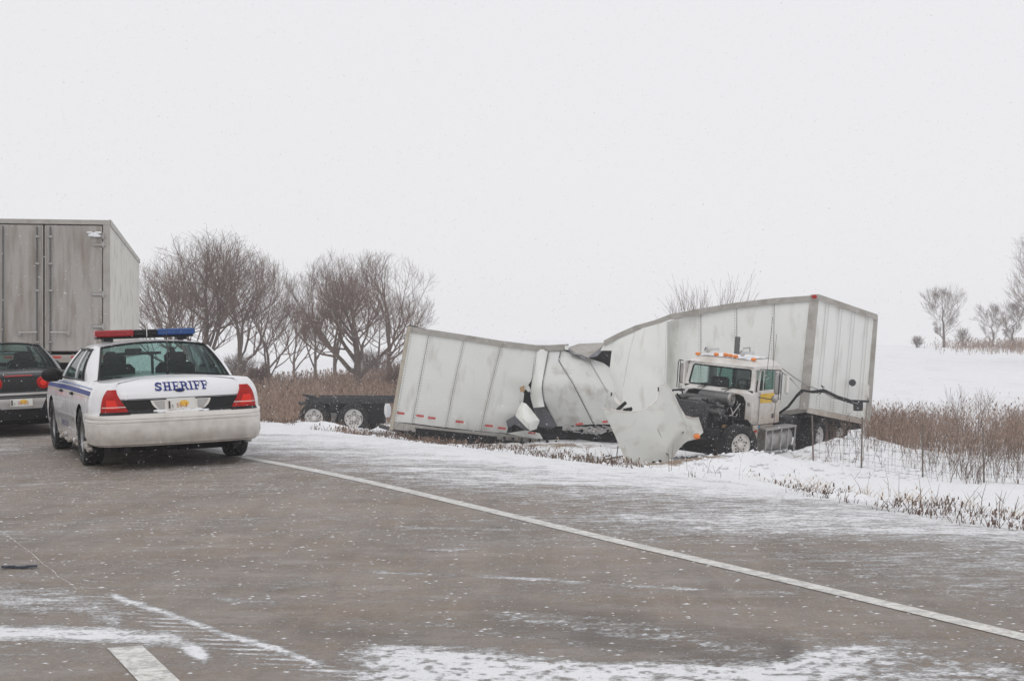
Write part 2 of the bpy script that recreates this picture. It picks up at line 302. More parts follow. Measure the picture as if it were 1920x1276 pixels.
def groundmat(name, field):
    m = D.materials.new(name); m.use_nodes = True; t = m.node_tree; L = t.links.new; b = t.nodes['Principled BSDF']
    b.inputs['Specular IOR Level'].default_value = .25
    geo = t.nodes.new('ShaderNodeNewGeometry')
    def N(scale, det=5, sc=(1, 1, 1), ro=.55, rot=0):
        mp = t.nodes.new('ShaderNodeMapping'); mp.inputs['Scale'].default_value = sc; mp.inputs['Rotation'].default_value = (0, 0, rot); L(geo.outputs['Position'], mp.inputs[0])
        n = t.nodes.new('ShaderNodeTexNoise'); n.inputs['Scale'].default_value = scale; n.inputs['Detail'].default_value = det; n.inputs['Roughness'].default_value = ro
        L(mp.outputs[0], n.inputs['Vector']); return n.outputs[0]
    def MR(x, a, b_, c=0, d=1):
        r = t.nodes.new('ShaderNodeMapRange'); r.inputs[1].default_value = a; r.inputs[2].default_value = b_; r.inputs[3].default_value = c; r.inputs[4].default_value = d; L(x, r.inputs[0]); return r.outputs[0]
    def MA(op, x, y):
        r = t.nodes.new('ShaderNodeMath'); r.operation = op
        for i, k in enumerate((x, y)):
            if isinstance(k, (int, float)): r.inputs[i].default_value = k
            else: L(k, r.inputs[i])
        return r.outputs[0]
    def MX(f, a, b_):
        r = t.nodes.new('ShaderNodeMix'); r.data_type = 'RGBA'
        if isinstance(f, (int, float)): r.inputs[0].default_value = f
        else: L(f, r.inputs[0])
        for i, k in ((6, a), (7, b_)):
            if isinstance(k, tuple): r.inputs[i].default_value = (*k, 1)
            else: L(k, r.inputs[i])
        return r.outputs[2]
    white = MX(N(1.1, 6), (.76, .77, .79), (.86, .865, .88))
    if field == 2:                            # the fields and verge
        dust = MR(N(.5, 8, (1, .35, 1)), .5, .8, 0, .35)
        white = MX(dust, white, (.62, .62, .64)); at_ = t.nodes.new('ShaderNodeAttribute'); at_.attribute_name = 'soil'
        white = MX(MR(MA('ADD', at_.outputs['Fac'], MA('MULTIPLY', MA('SUBTRACT', N(2.4, 9, ro=.7), .5), 1.8)), .55, .85), white, (.25, .19, .14)); L(white, b.inputs['Base Color']); b.inputs['Roughness'].default_value = .9
        bp = t.nodes.new('ShaderNodeBump'); bp.inputs['Strength'].default_value = .55; bp.inputs['Distance'].default_value = .05; L(N(7, 8), bp.inputs['Height']); L(bp.outputs[0], b.inputs['Normal']); return m
    base = (.205, .17, .143) if field == 0 else (.78, .77, .73)
    if field == 0:
        c = MX(MR(N(.7, 6), .3, .7), (.195, .153, .120), (.275, .207, .153))
        agg = MR(N(30, 6, (1, 1.2, 1), ro=.85), .44, .66); c = MX(MA('MULTIPLY', agg, .55), c, (.37, .33, .29))
        c = MX(MR(N(42, 5, ro=.85), .54, .66, 0, .7), c, (.085, .072, .062))
        c = MX(MR(N(.9, 6, (1, .25, 1), rot=-.45), .45, .75, 0, .3), c, (.30, .265, .235))
        c = MX(MR(N(1.7, 9, (1.3, .16, 1), .75, rot=-.46), .44, .68, 0, .72), c, (.125, .104, .088))
        c = MX(MR(N(.8, 10, (1, 1.7, 1), .85), .42, .70, 0, .6), c, (.33, .31, .30))
        at = t.nodes.new('ShaderNodeAttribute'); at.attribute_name = 'wet'
        c = MX(at.outputs['Fac'], c, (.085, .078, .072))
    else:
        c = MX(MR(N(14, 8), .5, .66, 0, .6), base, (.34, .30, .26)); c = MX(MR(N(60, 4), .4, .8, 0, .4), c, (.8, .79, .76))
    a = t.nodes.new('ShaderNodeAttribute'); a.attribute_name = 'snow'; s = a.outputs['Fac']
    fine = MA('ADD', MA('MULTIPLY', N(3.5, 9, (1, 2.6, 1), .66), .55), MA('MULTIPLY', N(26, 6, (1, 1.7, 1), .7), .45))
    fine = MA('MULTIPLY', MA('SUBTRACT', MA('ADD', MA('MULTIPLY', N(4.5, 10, (1, 2.2, 1), .72), .5), MA('MULTIPLY', N(34, 5, (1, 1.5, 1), .75), .5)), .5), 4.2); mk = MR(MA('ADD', s, fine), .30, .80)
    # blown flecks and crumbs of snow
    fl = MR(N(11, 7, (1, 2.0, 1), .78), .645, .70, 0, .85); fl2 = MR(N(45, 3, (1, 1.4, 1), .65), .67, .73, 0, .8)
    veil = MR(N(1.6, 10, (1, 1.8, 1), .78), .5, .9, 0, .36)
    mk = MA('MAXIMUM', mk, MA('MAXIMUM', fl, fl2)); mk = MA('MAXIMUM', mk, veil)
    if field == 1: mk = MA('MULTIPLY', mk, .8)
    L(MX(mk, c, white), b.inputs['Base Color'])
    L(MR(mk, 0, 1, .62, .9), b.inputs['Roughness'])
    bp = t.nodes.new('ShaderNodeBump'); bp.inputs['Strength'].default_value = .8; bp.inputs['Distance'].default_value = .014
    L(MA('ADD', MA('MULTIPLY', mk, 1.0), MA('MULTIPLY', N(70, 4, ro=.7), .6)), bp.inputs['Height']); L(bp.outputs[0], b.inputs['Normal'])
    return m
M['road'] = groundmat('asphalt_with_blown_snow', 0); M['line'] = groundmat('worn_white_marking', 1); M['field'] = groundmat('snow_field', 2)
def sub(mask, name, m, attrs):
    f = q[mask]; u, inv = np.unique(f, return_inverse=True)
    vv = np.stack([XX.ravel()[u], YY.ravel()[u], ZZ.ravel()[u]], -1)
    return npmesh(name, vv, inv.reshape(-1, 4), m, {k: a.ravel()[u] for k, a in attrs.items()}, True)
tag(sub(dface < 0, 'road', M['road'], {'snow': np.clip(sn, 0, 1), 'wet': wet*(1-slush*.6)}), 'grey brown asphalt highway and shoulder streaked with blown snow', kind='structure')
def gg(cx, cy, rx, ry): return np.exp(-((XX-cx)/rx)**2-((YY-cy)/ry)**2)
soil = np.clip(.95*gg(3.7, 35.5, 1.3, .8)+gg(4.2, 37.2, 1.9, 1.3)+.9*gg(6.5, 38.3, 1.6, 1.1)+.8*gg(1.5, 44.5, 3.5, 1.4)+.7*gg(-2, 43, 2.2, .8)+.5*gg(8, 41.5, 1.6, 1.2)+.45*gg(5.2, 36.2, 1.8, .5), 0, 1)
tag(sub(dface >= 0, 'snow_field', M['field'], {'soil': soil}), 'snow covered verge, ditch and rising field beside the highway', kind='structure')
def marking(name, Y0, Y1, off, w, n=160):
    ys = np.linspace(Y0, Y1, n); vs = []; sn_ = []
    for y in ys:
        sl_ = (lineX(y+.1)-lineX(y-.1))/.2; nrm = np.array([1, -sl_])/math.hypot(1, sl_)
        for k in (-.5, 0, .5):
            x = lineX(y)+off*1.13+nrm[0]*k*w; yy = y+nrm[1]*k*w; vs.append((x, yy, float(gz(x, yy))+.004)); sn_.append(float(np.interp(y, [7, 13, 18, 24], [.22, .3, .42, .66]))+.08*random.random())
    f = [(i*3+j, i*3+j+1, i*3+j+4, i*3+j+3) for i in range(n-1) for j in (0, 1)]
    return tag(npmesh(name, vs, f, M['line'], {'snow': sn_}, True), kind='structure')
tag(marking('edge_line', 2.5, 40, 0, .135, 500), 'long white painted edge line between lane and shoulder')
tag(marking('lane_dash', 4.4, 7.62, -3.96, .165, 60), 'short wide white lane dash at the lower left')
# dark joint crack between the lanes
cm = MB(); pts = [P(x, y, EYE*F/(y-HZ)) for x, y in ((-60, 955), (10, 1000), (75, 1050), (110, 1080), (160, 1116))]
pts = [Vector((p.x, p.y, G(p.x, p.y)+.001)) for p in pts]; cm.tube([p+Vector((random.uniform(-.012, .012), 0, 0)) for a_, b_ in zip(pts, pts[1:]) for p in (a_, a_.lerp(b_, .25), a_.lerp(b_, .5), a_.lerp(b_, .75))], .0035, 4)
tag(cm.build('joint_seam', M['slush']), 'thin snow filled joint running along the lane', kind='structure')

exec_later = []
# ------------------------------------------------------------------ wheels
def wheel_parts(parent, c, r, w, side, rimmat, rimr=None, truck=False):
    rimr = rimr or r*.62; c = Vector(c); h = w/2
    e = D.objects.new('wheel', None); COL.objects.link(e); e.parent = parent; e.location = c; e.empty_display_size = .1
    t = MB().lathe([(-h*.8, rimr), (-h, rimr+.03), (-h*.98, r*.93), (-h*.75, r*.995), (-h*.3, r), (-h*.28, r*.975), (-h*.22, r*.975), (-h*.2, r), (h*.2, r), (h*.22, r*.975), (h*.28, r*.975), (h*.3, r), (h*.75, r*.995), (h*.98, r*.93), (h, rimr+.03), (h*.8, rimr-.01), (-h*.8, rimr-.01)], n=32, cap=False)
    t.build('tyre', M['tyre'], e, True)
    s = side
    if truck:
        prof = [(-h*.7*s, rimr), (h*.75*s, rimr), (h*.8*s, rimr*.93), (h*.55*s, rimr*.84), (h*.48*s, rimr*.55), (h*.52*s, rimr*.42), (h*.3*s, rimr*.3), (h*.75*s, rimr*.26), (h*.85*s, 0)]
    else:
        prof = [(-h*.7*s, rimr), (h*.75*s, rimr), (h*.8*s, rimr*.94), (h*.45*s, rimr*.85), (h*.6*s, rimr*.5), (h*.55*s, rimr*.3), (h*.8*s, rimr*.22), (h*.82*s, 0)]
    MB().lathe(prof, n=28).build('rim', rimmat, e, True)
    if truck:
        b = MB()
        for k in range(10):
            a = 2*PI*k/10; b.lathe([(0, .022), (h*.12*s, .018)], (h*.5*s, math.cos(a)*rimr*.5, math.sin(a)*rimr*.5), n=6)
        for k in range(5):
            a = 2*PI*k/5+.3; b.lathe([(0, .035), (h*.03*s, .03)], (h*.5*s, math.cos(a)*rimr*.7, math.sin(a)*rimr*.7), n=8)
        b.build('hub_bolts', M['greymetal'], e)
    return e

# ------------------------------------------------------------------ sedans
def sedan(name, sheriff):
    root = empty(name)
    Lc = 5.38 if sheriff else 5.08; Wd = .98 if sheriff else .93
    rc = .30; pts = []
    a = Wd-rc
    for i in range(13): x = a*i/12; pts.append((x, .07*(x/a)**2))
    for i in range(1, 13): t = PI/2*i/12; pts.append((a+rc*math.sin(t), .07+.46*(1-math.cos(t))))
    for i in range(1, 106): pts.append((Wd, .53+(Lc-1.23)*i/105))
    for i in range(1, 13): t = PI/2*i/12; pts.append((a+rc*math.cos(t), Lc-.7+.6*math.sin(t)))
    for i in range(1, 9): x = a*(1-i/8); pts.append((x, Lc-.1+.1*(1-(x/a)**2)))
    pts = np.array(pts); dd = np.hypot(*np.diff(pts, axis=0).T); S = np.concatenate([[0], np.cumsum(dd)])
    tan = np.gradient(pts, axis=0); tan /= np.hypot(tan[:, 0], tan[:, 1])[:, None]; nor = np.stack([tan[:, 1], -tan[:, 0]], -1)
    k = 1 if sheriff else 1.0
    ri = ([.18, .24, .34, .44, .58, .625, .64, .66, .80, .87, .95, 1.0], [.10, .045, .012, .0, .0, .012, .06, .085, .105, .13, .20, .32])
    si = ([.18, .26, .42, .56, .585, .60, .72, .84, .90, .96, 1.02], [.07, .03, .008, .0, .006, .0, .004, .022, .045, .085, .16])
    fi = ([.18, .3, .5, .6, .7, .8, 1.0], [.08, .0, .0, .03, .08, .2, .5])
    yr, yf = (1.30, 4.21) if sheriff else (1.15, 3.95); rw = .345
    def at(s, z, off=0.0):
        sg = -1 if s < 0 else 1; s = abs(s)
        x = np.interp(s, S, pts[:, 0]); y = np.interp(s, S, pts[:, 1]); nx = np.interp(s, S, nor[:, 0]); ny = np.interp(s, S, nor[:, 1])
        ins = np.interp(z, *si)*nx**2+(np.interp(z, *ri) if ny < 0 else np.interp(z, *fi))*ny**2-off
        return Vector((sg*(x-nx*ins), y-ny*ins, z))
    def ztop(s):
        y = np.interp(abs(s), S, pts[:, 1]); return float(np.interp(y, [0, .4, 1.1, 3.9, 4.3, Lc], [.985, .99, .985, .965, .94, .80]))
    def zbot(s):
        x = np.interp(abs(s), S, pts[:, 0]); y = np.interp(abs(s), S, pts[:, 1]); z = float(np.interp(y, [0, .6, 1.0, 4, 4.9, Lc], [.275, .28, .23, .22, .2, .22]))
        if x > Wd-.05:
            for y0 in (yr, yf):
                u = (y-y0)/.405
                if abs(u) < 1: z = max(z, .33+.40*math.sqrt(1-u*u))
        return z
    paint = M['carwhite'] if sheriff else M['blackcar']
    Smax = S[-1]; ss_ = np.linspace(-Smax, Smax, 560)
    srb = float(S[np.argmin(abs(pts[:, 1]-.78)+(pts[:, 0] < Wd-.01)*9)])          # where the rear bumper cover ends
    rows = []
    for s in ss_:
        zb, zt = zbot(s), ztop(s)
        if abs(s) < srb: zb = .635
        rows.append([at(s, zb+(zt-zb)*j/14) for j in range(15)])
    b = MB().grid(rows)
    deck = []
    for s in ss_:
        T = at(s, ztop(s)); yc = min(max(T.y, .8), Lc-.9); I = Vector((0, yc, T.z+.055))
        deck.append([T]+[Vector((T.x*(1-u)+I.x*u, T.y*(1-u)+I.y*u, T.z+.055*math.sin(PI/2*u))) for u in (.06, .15, .3, .5, .75, 1)])
    b.grid(deck); b.build('body', paint, root, True)
    # wheel housings and floor
    wh = MB()
    for sg in (-1, 1):
        for y0 in (yr, yf):
            for rr, x0, x1 in ((.40, .55, Wd-.012),):
                ring0 = []; ring1 = []
                for i in range(21):
                    t = PI*i/20; ring0.append(Vector((sg*x1, y0-.41*math.cos(t), .33+.405*math.sin(t)))); ring1.append(Vector((sg*x0, y0-.41*math.cos(t), .33+.405*math.sin(t))))
                wh.grid([ring0, ring1]); wh.add(ring1, [tuple(range(21))])
    wh.box((0, Lc/2, .25), (Wd*2-.55, Lc-.7, .1)); wh.box((0, .75, .3), (1.0, .9, .14)); wh.box((.25, .5, .24), (.5, .35, .1))
    wh.build('underbody', M['dark'], root)
    # bumper
    rows = []
    sb = np.linspace(-srb, srb, 120)
    for s in sb:
        zz = [zbot(s), .285, .30, .33, .38, .46, .535, .543, .551, .572, .580, .588, .60, .625, .637]
        zb = zz[0]; zz = [max(z, zb+.002*i) for i, z in enumerate(zz)]
        rows.append([at(s, z, .012+(-.012 if abs(z-.543) < .004 or abs(z-.580) < .004 else 0)+(.014 if .37 < z < .39 else 0)-(.03 if z < .29 else 0)) for z in zz]+[at(s, .640, -.06)])
    MB().grid(rows).build('rear_bumper', M['bumper'] if sheriff else M['blackcar'], root, True)
    def patch(name, z0, z1, lo, hi, off, m, parent=root, nz=8, ns=10, cap=True, smooth=True):
        rows = []
        for i in range(nz+1):
            z = z0+(z1-z0)*i/nz; l, h = lo(i/nz), hi(i/nz); r = [at(l+(h-l)*j/ns, z, off) for j in range(ns+1)]
            if cap: r = [at(l, z, -.01)]+r+[at(h, z, -.01)]
            rows.append(r)
        if cap: rows = [[at(lo(0)+(hi(0)-lo(0))*j/ns, z0, -.01) for j in [0]+list(range(ns+1))+[ns]]]+rows+[[at(lo(1)+(hi(1)-lo(1))*j/ns, z1, -.01) for j in [0]+list(range(ns+1))+[ns]]]
        return MB().grid(rows).build(name, m, parent, smooth)
    for sg in (-1, 1):
        for y0 in (yr, yf):
            wheel_parts(root, (sg*(Wd-.125), y0, rw), rw, .23, sg, M['rim'])
    # greenhouse: key points, right side
    zb = .985
    RB = Vector((.77, 1.10, zb+.02)); RT = Vector((.63, 1.80, 1.37)); FB = Vector((.76, 3.98, zb)); FT = Vector((.62, 3.22, 1.38))
    if not sheriff: RB = Vector((.70, .95, zb+.03)); RT = Vector((.53, 1.62, 1.375))
    def mir(p, sg): return Vector((p[0]*sg, p[1], p[2]))
    def curve2(A, B, bulge, n=12):             # arc between A and mirrored point, bulging along a vector
        return [A.lerp(B, i/n)+Vector(bulge)*(1-(2*i/n-1)**2) for i in range(n+1)]
    rb = curve2(mir(RB, -1), RB, (0, -.11, .015)); rt = curve2(mir(RT, -1), RT, (0, -.05, .05))
    def lerps(A, B, n, bul=(0, 0, 0)): return [[a_.lerp(b_, i/n)+Vector(bul)*(1-(2*i/n-1)**2) for a_, b_ in zip(A, B)] for i in range(n+1)]
    MB().grid(lerps(rb, rt, 6, (0, -.03, .02))).build('rear_window', M['glass'], root, True)
    # black border of the rear glass
    bt = MB(); bt.tube([p+Vector((0, -.006, 0)) for p in rb], .012, 5); bt.tube([p+Vector((0, -.006, .002)) for p in rt], .014, 5)
    for sg in (-1, 1):
        bt.tube([mir(RB.lerp(RT, i/6)+Vector((0, -.034, .02))*(1-(2*i/6-1)**2), sg) for i in range(7)], .014, 5)
    bt.build('window_seal', M['black'], root)
    fb = curve2(mir(FB, -1), FB, (0, .14, .0)); ft = curve2(mir(FT, -1), FT, (0, .07, .045))
    MB().grid(lerps(fb, ft, 6, (0, .03, .02))).build('windshield', M['glass'], root, True)
    rt2 = [p for p in rt]; mid = []
    n = 10; rowsr = []
    for i in range(n+1):
        u = i/n; row = []
        for a_, b_ in zip(rt2, ft):
            p = a_.lerp(b_, u); p.z += .03*math.sin(PI*u); row.append(p)
        e0, e1 = row[0], row[-1]
        ex = .045*math.sin(PI*u)**.5 if 0 < u < 1 else 0
        row = [Vector((e0.x-ex-.02, e0.y, e0.z-.035))]+row+[Vector((e1.x+ex+.02, e1.y, e1.z-.035))]
        rowsr.append(row)
    MB().grid(rowsr).build('roof', paint, root, True)
    # side pillars: C, B, A as curved plates, with glass between
    def side(y, t, off=0):                    # greenhouse side surface
        xb = .855 if sheriff else .80; xt = .685 if sheriff else .58
        return Vector((xb+(xt-xb)*t+.03*math.sin(PI*t)+off, y, zb-.01+(1.365-zb)*t))
    for sg in (-1, 1):
        yb0, yb1 = RB.y, 1.72 if sheriff else 1.5
        c = [];
        for i in range(9):
            t = i/8; A = RB.lerp(RT, t)+Vector((0, -.03, .02))*(1-(2*t-1)**2); yl = yb1+(2.12 if sheriff else 1.95 - 0 )*0+((2.10 if sheriff else 1.9)-yb1)*t
            Bp = side(yl, t); C1 = side(A.y+.14*(1-t)+.03, t)
            c.append([mir(A, sg), mir(A.lerp(C1, .5)+Vector((.018, -.02, 0)), sg), mir(C1, sg), mir(C1.lerp(Bp, .5), sg), mir(Bp, sg), mir(Bp-Vector((.05, 0, 0)), sg)])
        MB().grid(c).build('rear_pillar', paint, root, True)
        def strip(y0b, y1b, y0t, y1t, off, nm, m, th=.03):
            rr = []
            for i in range(7):
                t = i/6; p0 = side(y0b+(y0t-y0b)*t, t, off); p1 = side(y1b+(y1t-y1b)*t, t, off)
                rr.append([mir(p0-Vector((th, 0, 0)), sg), mir(p0, sg), mir(p1, sg), mir(p1-Vector((th, 0, 0)), sg)])
            return MB().grid(rr).build(nm, m, root, True)
        strip(1.70, 2.60, 2.08, 2.56, -.012, 'side_window', M['glassd'], .002)
        strip(2.60, 3.78, 2.56, 3.12, -.012, 'side_window', M['glassd'], .002)
        strip(2.56, 2.64, 2.53, 2.60, .004, 'door_pillar', paint)
        strip(1.98, 2.01, 2.2, 2.23, .0, 'window_divider', M['black'])
        strip(3.74, 3.97, 3.08, 3.22, .0, 'front_pillar', paint)
        strip(1.69, 1.73, 2.05, 2.09, .004, 'window_trim', M['black'])
        bb = MB().tube([mir(side(y, .02, .006), sg) for y in np.linspace(1.7, 3.8, 8)], .014, 5); bb.build('belt_trim', M['black'], root)
        bb = MB().tube([mir(side(y, .99, .004), sg) for y in np.linspace(2.05, 3.15, 8)], .013, 5); bb.build('drip_rail', M['black'], root)
        # mirror
        mm = MB(); mm.ball((0, 0, 0), .12, 12, (1.15, .45, .8)); mm.tube([(-.13*1, .02, -.04), (-.02, 0, -.02)], .035, 6)
        mo = mm.build('side_mirror', M['black'], root, True, M=Matrix.Translation(mir((1.03, 3.55, 1.02), sg)) @ Matrix.Diagonal((sg, 1, 1, 1)))
        sdz = lambda y: np.interp(y, pts[14:, 1], S[14:])
        for yh in ((2.05, 3.1) if sheriff else ()):
            s0 = sg*float(S[(np.abs(pts[:, 1]-yh)+(pts[:, 0] < Wd-.01)*9).argmin()])
            p = at(s0, .83, .015); MB().rbox(p, (.035, .17, .035), .01).build('door_handle', M['black'], root, True)
    # cabin
    it = MB(); it.box((0, 2.55, zb+.012), (1.44, 2.5, .02)); it.box((0, 1.45, zb+.02), (1.2, .5, .03)); it.build('parcel_shelf', M['interior'], root)
    for sx in (-.38, .38):
        st_ = MB(); st_.rbox((sx, 2.45, 1.02), (.5, .16, .26), .06); st_.rbox((sx, 2.43, 1.20), (.28, .10, .16), .04); st_.build('seat', M['interior'], root, True)
    if sheriff:
        cg = MB(); cg.box((-.12, 2.2, 1.28), (.56, .03, .035)); cg.box((.0+.05, 2.2, 1.13), (.03, .03, .32)); cg.box((.30, 2.22, 1.17), (.06, .04, .36)); cg.build('prisoner_partition', M['interior'], root)
        hs = MB(); hs.ball((-.4, 2.62, 1.21), .10, 10, (1, 1, 1.15)); hs.rbox((-.4, 2.65, 1.02), (.48, .2, .2), .08); hs.build('headrest', M['interior'], root, True)
    ms = MB().rbox((0, 3.35, 1.30), (.22, .03, .06), .01); ms.build('rear_view_mirror', M['interior'], root)
    if sheriff:
        for sg in (-1, 1):
            # tail light: sloped inner edge, wraps the corner
            lo = lambda u: .60+.155*u**1.0; hi = lambda u: .94-.045*u**2.5
            tl = patch('tail_light', .665, .915, (lambda u: sg*lo(u)) if sg > 0 else (lambda u: -hi(u)), (lambda u: sg*hi(u)) if sg > 0 else (lambda u: -lo(u)), .022, M['redlens'])
            patch('brake_lamp', .70, .80, lambda u: sg*(.70+.06*u), lambda u: sg*(.87), .026, M['redlit'], tl, 3, 6)
            patch('reflector_line', .716, .724, lambda u: sg*.63, lambda u: sg*.92, .028, M['plate'], tl, 1, 8)
            patch('lamp_base', .634, .665, lambda u: sg*.58, lambda u: sg*.95, .02, M['black'], tl, 2, 8)
            # black applique between lamp and plate recess
            patch('trim_panel', .640, .795, lambda u: sg*(.17), lambda u: sg*(.61+.13*u), .012, M['black'], root, 6, 8)
            # side stripes
            ys = lambda y: float(S[(np.abs(pts[:, 1]-y)+(pts[:, 0] < Wd-.01)*9).argmin()])
            for nm, zf0, zf1, m in (('blue_stripe', .845, .895, 'bluestripe'), ('thin_blue_stripe', .915, .930, 'blue2'), ('gold_stripe', .825, .833, 'goldstripe')):
                rws = []
                for i in range(41):
                    y = .50+(4.7-.50)*i/40; s = ys(y); lift = .012*math.sin(i/40*PI)+(-.02 if False else 0)
                    rws.append([at(sg*s, zf0+lift, .004), at(sg*s, zf1+lift, .004)])
                MB().grid(rws).build(nm, M[m], root)
            for y in (1.62, 2.62, 3.75):
                gap = MB(); s = ys(y); gap.grid([[at(sg*(s-.004), z, .0035) for z in np.linspace(.28, .95, 9)], [at(sg*(s+.004), z, .0035) for z in np.linspace(.28, .95, 9)]])
                gap.build('door_gap', M['black'], root)
            ru = MB(); 
            for i in range(2): ru.grid([[at(sg*ys(y), z, .014) for y in np.linspace(1.8, 3.75, 12)] for z in (.50, .515, .53, .55, .56)])
            ru.build('rub_strip', M['carwhite'], root, True)
            # side lettering
            tv, tf = text_mesh("SHERIFF'S DEPT", .1)
            o_ = MB(); o_.add([at(sg*(ys(2.72+ (1 if sg < 0 else -1)*0)+(-1 if sg > 0 else 1)*(p[0]-.36)*-1 if sg < 0 else ys(2.9)+p[0]-.3), .40+p[1], .006) for p in tv], tf)
            o_.build('side_lettering', M['bluestripe'], root)
            sl_ = MB()
            for k_ in range(26):
                y = random.uniform(.72, .92) if k_ % 2 else random.uniform(1.72, 3.7); s = ys(y); sl_.ball(at(sg*s, random.uniform(.21, .30), .0), random.uniform(.02, .05), 6, (1, 1, .8))
            sl_.build('slush_crust', M['slush'], root, True)
        # plate recess
        lo = lambda u: -.30-.05*u+.12*(1-u)**3; hi = lambda u: -lo(u)
        patch('plate_recess', .637, .782, lo, hi, .020, M['bumper'], root, 6, 10)
        for sg in (-1, 1): patch('reverse_lamp', .66, .775, lambda u: sg*(.19), lambda u: sg*(.24+.08*u), .026, M['alu'], root, 4, 4)
        pl = patch('number_plate', .672, .79, lambda u: -.155, lambda u: .155, .032, M['plate'], root, 2, 4)
        plate_print(at, pl, 'S', '50-3', .682, .034)
        sc_ = MB(); 
        for k_ in range(22): sc_.ball(at(random.uniform(-.28, .28), .655, .0)+Vector((0, -.01, random.uniform(-.01, .01))), random.uniform(.02, .035), 8, (2, .7, .6))
        sc_.build('snow_on_bumper', M['snowobj'], root, True)
        # deck lid gap + emblem + lettering
        em = MB().ball(at(.0, .885, .01), .055, 12, (1, .3, .42)); em.build('badge', M['black'], root, True)
        em = MB().ball(at(.0, .885, .022), .04, 12, (1, .3, .38)); em.build('badge_centre', M['bluestripe'], root, True)
        lt = MB(); kk = 0
        for vs_, fs_ in sheriff_letters():
            o_ = .010+.0004*(kk % 4); kk += 1
            lt.add([at(-.29+p[0]*.66, .885+p[1]*.094, o_) for p in vs_], fs_)
        lt.build('lettering', M['bluestripe'], root)
        gl = MB().grid([[at(s, .80, .004) for s in np.linspace(-.78, .78, 20)], [at(s, .806, .004) for s in np.linspace(-.78, .78, 20)]]); gl.build('lid_gap', M['black'], root)
        wp = MB().tube([(.1, 1.0, 1.045), (.62, 1.03, 1.03)], .008, 4).tube([(.02, .98, 1.02), (.02, .98, 1.07)], .02, 6); wp.build('antenna_base', M['black'], root)
        MB().tube([(.02, .98, 1.05), (.02, .97, 1.62)], .0035, 4).build('antenna', M['dark2'], root)
        # exhaust notches
        for sg in (-1, 1): MB().lathe([(0, .038), (.25, .038)], (sg*.62, .10, .235), 'y', 10).build('tail_pipe', M['dark'], root)
        # light bar
        lb = MB(); lb.rbox((0, 2.45, 1.485), (1.21, .24, .03), .01); lb.box((-.46, 2.45, 1.455), (.12, .2, .04)); lb.box((.46, 2.45, 1.455), (.12, .2, .04)); bar = lb.build('light_bar', M['black'], root, True)
        MB().rbox((-.385, 2.45, 1.54), (.48, .27, .085), .014).build('red_lens', M['redbar'], bar, True)
        MB().rbox((.385, 2.45, 1.54), (.48, .27, .085), .014).build('blue_lens', M['bluebar'], bar, True)
        MB().rbox((0, 2.45, 1.538), (.298, .262, .08), .012).build('dark_centre', M['black'], bar, True)
        MB().box((.01, 2.30, 1.54), (.008, .012, .11)).build('centre_strip', M['plate'], bar)
    else:
        for sg in (-1, 1):
            for x in (.36, .62):
                p = at(sg*x, .83, .012); tl = MB().lathe([(0, .098), (-.02, .09), (-.028, .06), (-.03, 0)], p, 'y', 20).build('tail_light', M['redlens'], root, True)
                MB().lathe([(0, .05), (-.01, .04), (-.012, 0)], p+Vector((0, -.025, 0)), 'y', 14).build('bulb_lens', M['redlit'], tl, True)
        patch('trim_panel', .72, .93, lambda u: -.80, lambda u: .80, .006, M['black'], root, 4, 14)
        patch('high_brake_lamp', .935, .955, lambda u: -.22, lambda u: .22, .006, M['redbar'], root, 2, 6)
        patch('chrome_strip', .655, .69, lambda u: -.86, lambda u: .86, .016, M['alu'], root, 2, 14)
        patch('plate_recess', .45, .63, lambda u: -.30-.08*u, lambda u: .30+.08*u, .018, M['alu'], root, 4, 10)
        pl = patch('number_plate', .49, .60, lambda u: -.16, lambda u: .16, .03, M['plate'], root, 2, 4)
        plate_print(at, pl, 'S', '50-22', .502, .032)
        MB().tube([(0.05, .85, 1.04), (.05, .85, 1.12)], .008, 5).build('antenna', M['black'], root)
    return root
def text_mesh(txt, size):
    cu = D.curves.new('t', 'FONT'); cu.body = txt; cu.size = size; cu.resolution_u = 3
    o = D.objects.new('t', cu); COL.objects.link(o); dg = bpy.context.evaluated_depsgraph_get(); me = o.evaluated_get(dg).to_mesh()
    v = [tuple(p.co[:2]) for p in me.vertices]; f = [tuple(p.vertices) for p in me.polygons]
    o.evaluated_get(dg).to_mesh_clear(); D.objects.remove(o); D.curves.remove(cu); return v, f
def plate_print(at, pl, a, b, z0, off):
    m = MB(); pts = [at(.03+.055*math.cos(t), z0+.055+.035*math.sin(t), off) for t in np.linspace(0, 2*PI, 17)[:-1]]
    m.add(pts, [tuple(range(16))]); m.build('sun_disc', M['orange'], pl)
    tv, tf = text_mesh(b, .062); MB().add([at(-.062+p[0]*1.15, z0+.012+p[1]*1.1, off+.003) for p in tv], tf).build('plate_number', M['inkred'], pl)
    tv, tf = text_mesh(a, .05); MB().add([at(-.115+p[0], z0+.008+p[1], off+.003) for p in tv], tf).build('plate_letter', M['ink'], pl)
    s = MB().add([at(x, z, off+.002) for x, z in ((-.15, z0), (-.128, z0), (-.128, z0+.085), (-.15, z0+.085))], [(0, 1, 2, 3)]); s.build('plate_edge_band', M['ink'], pl)
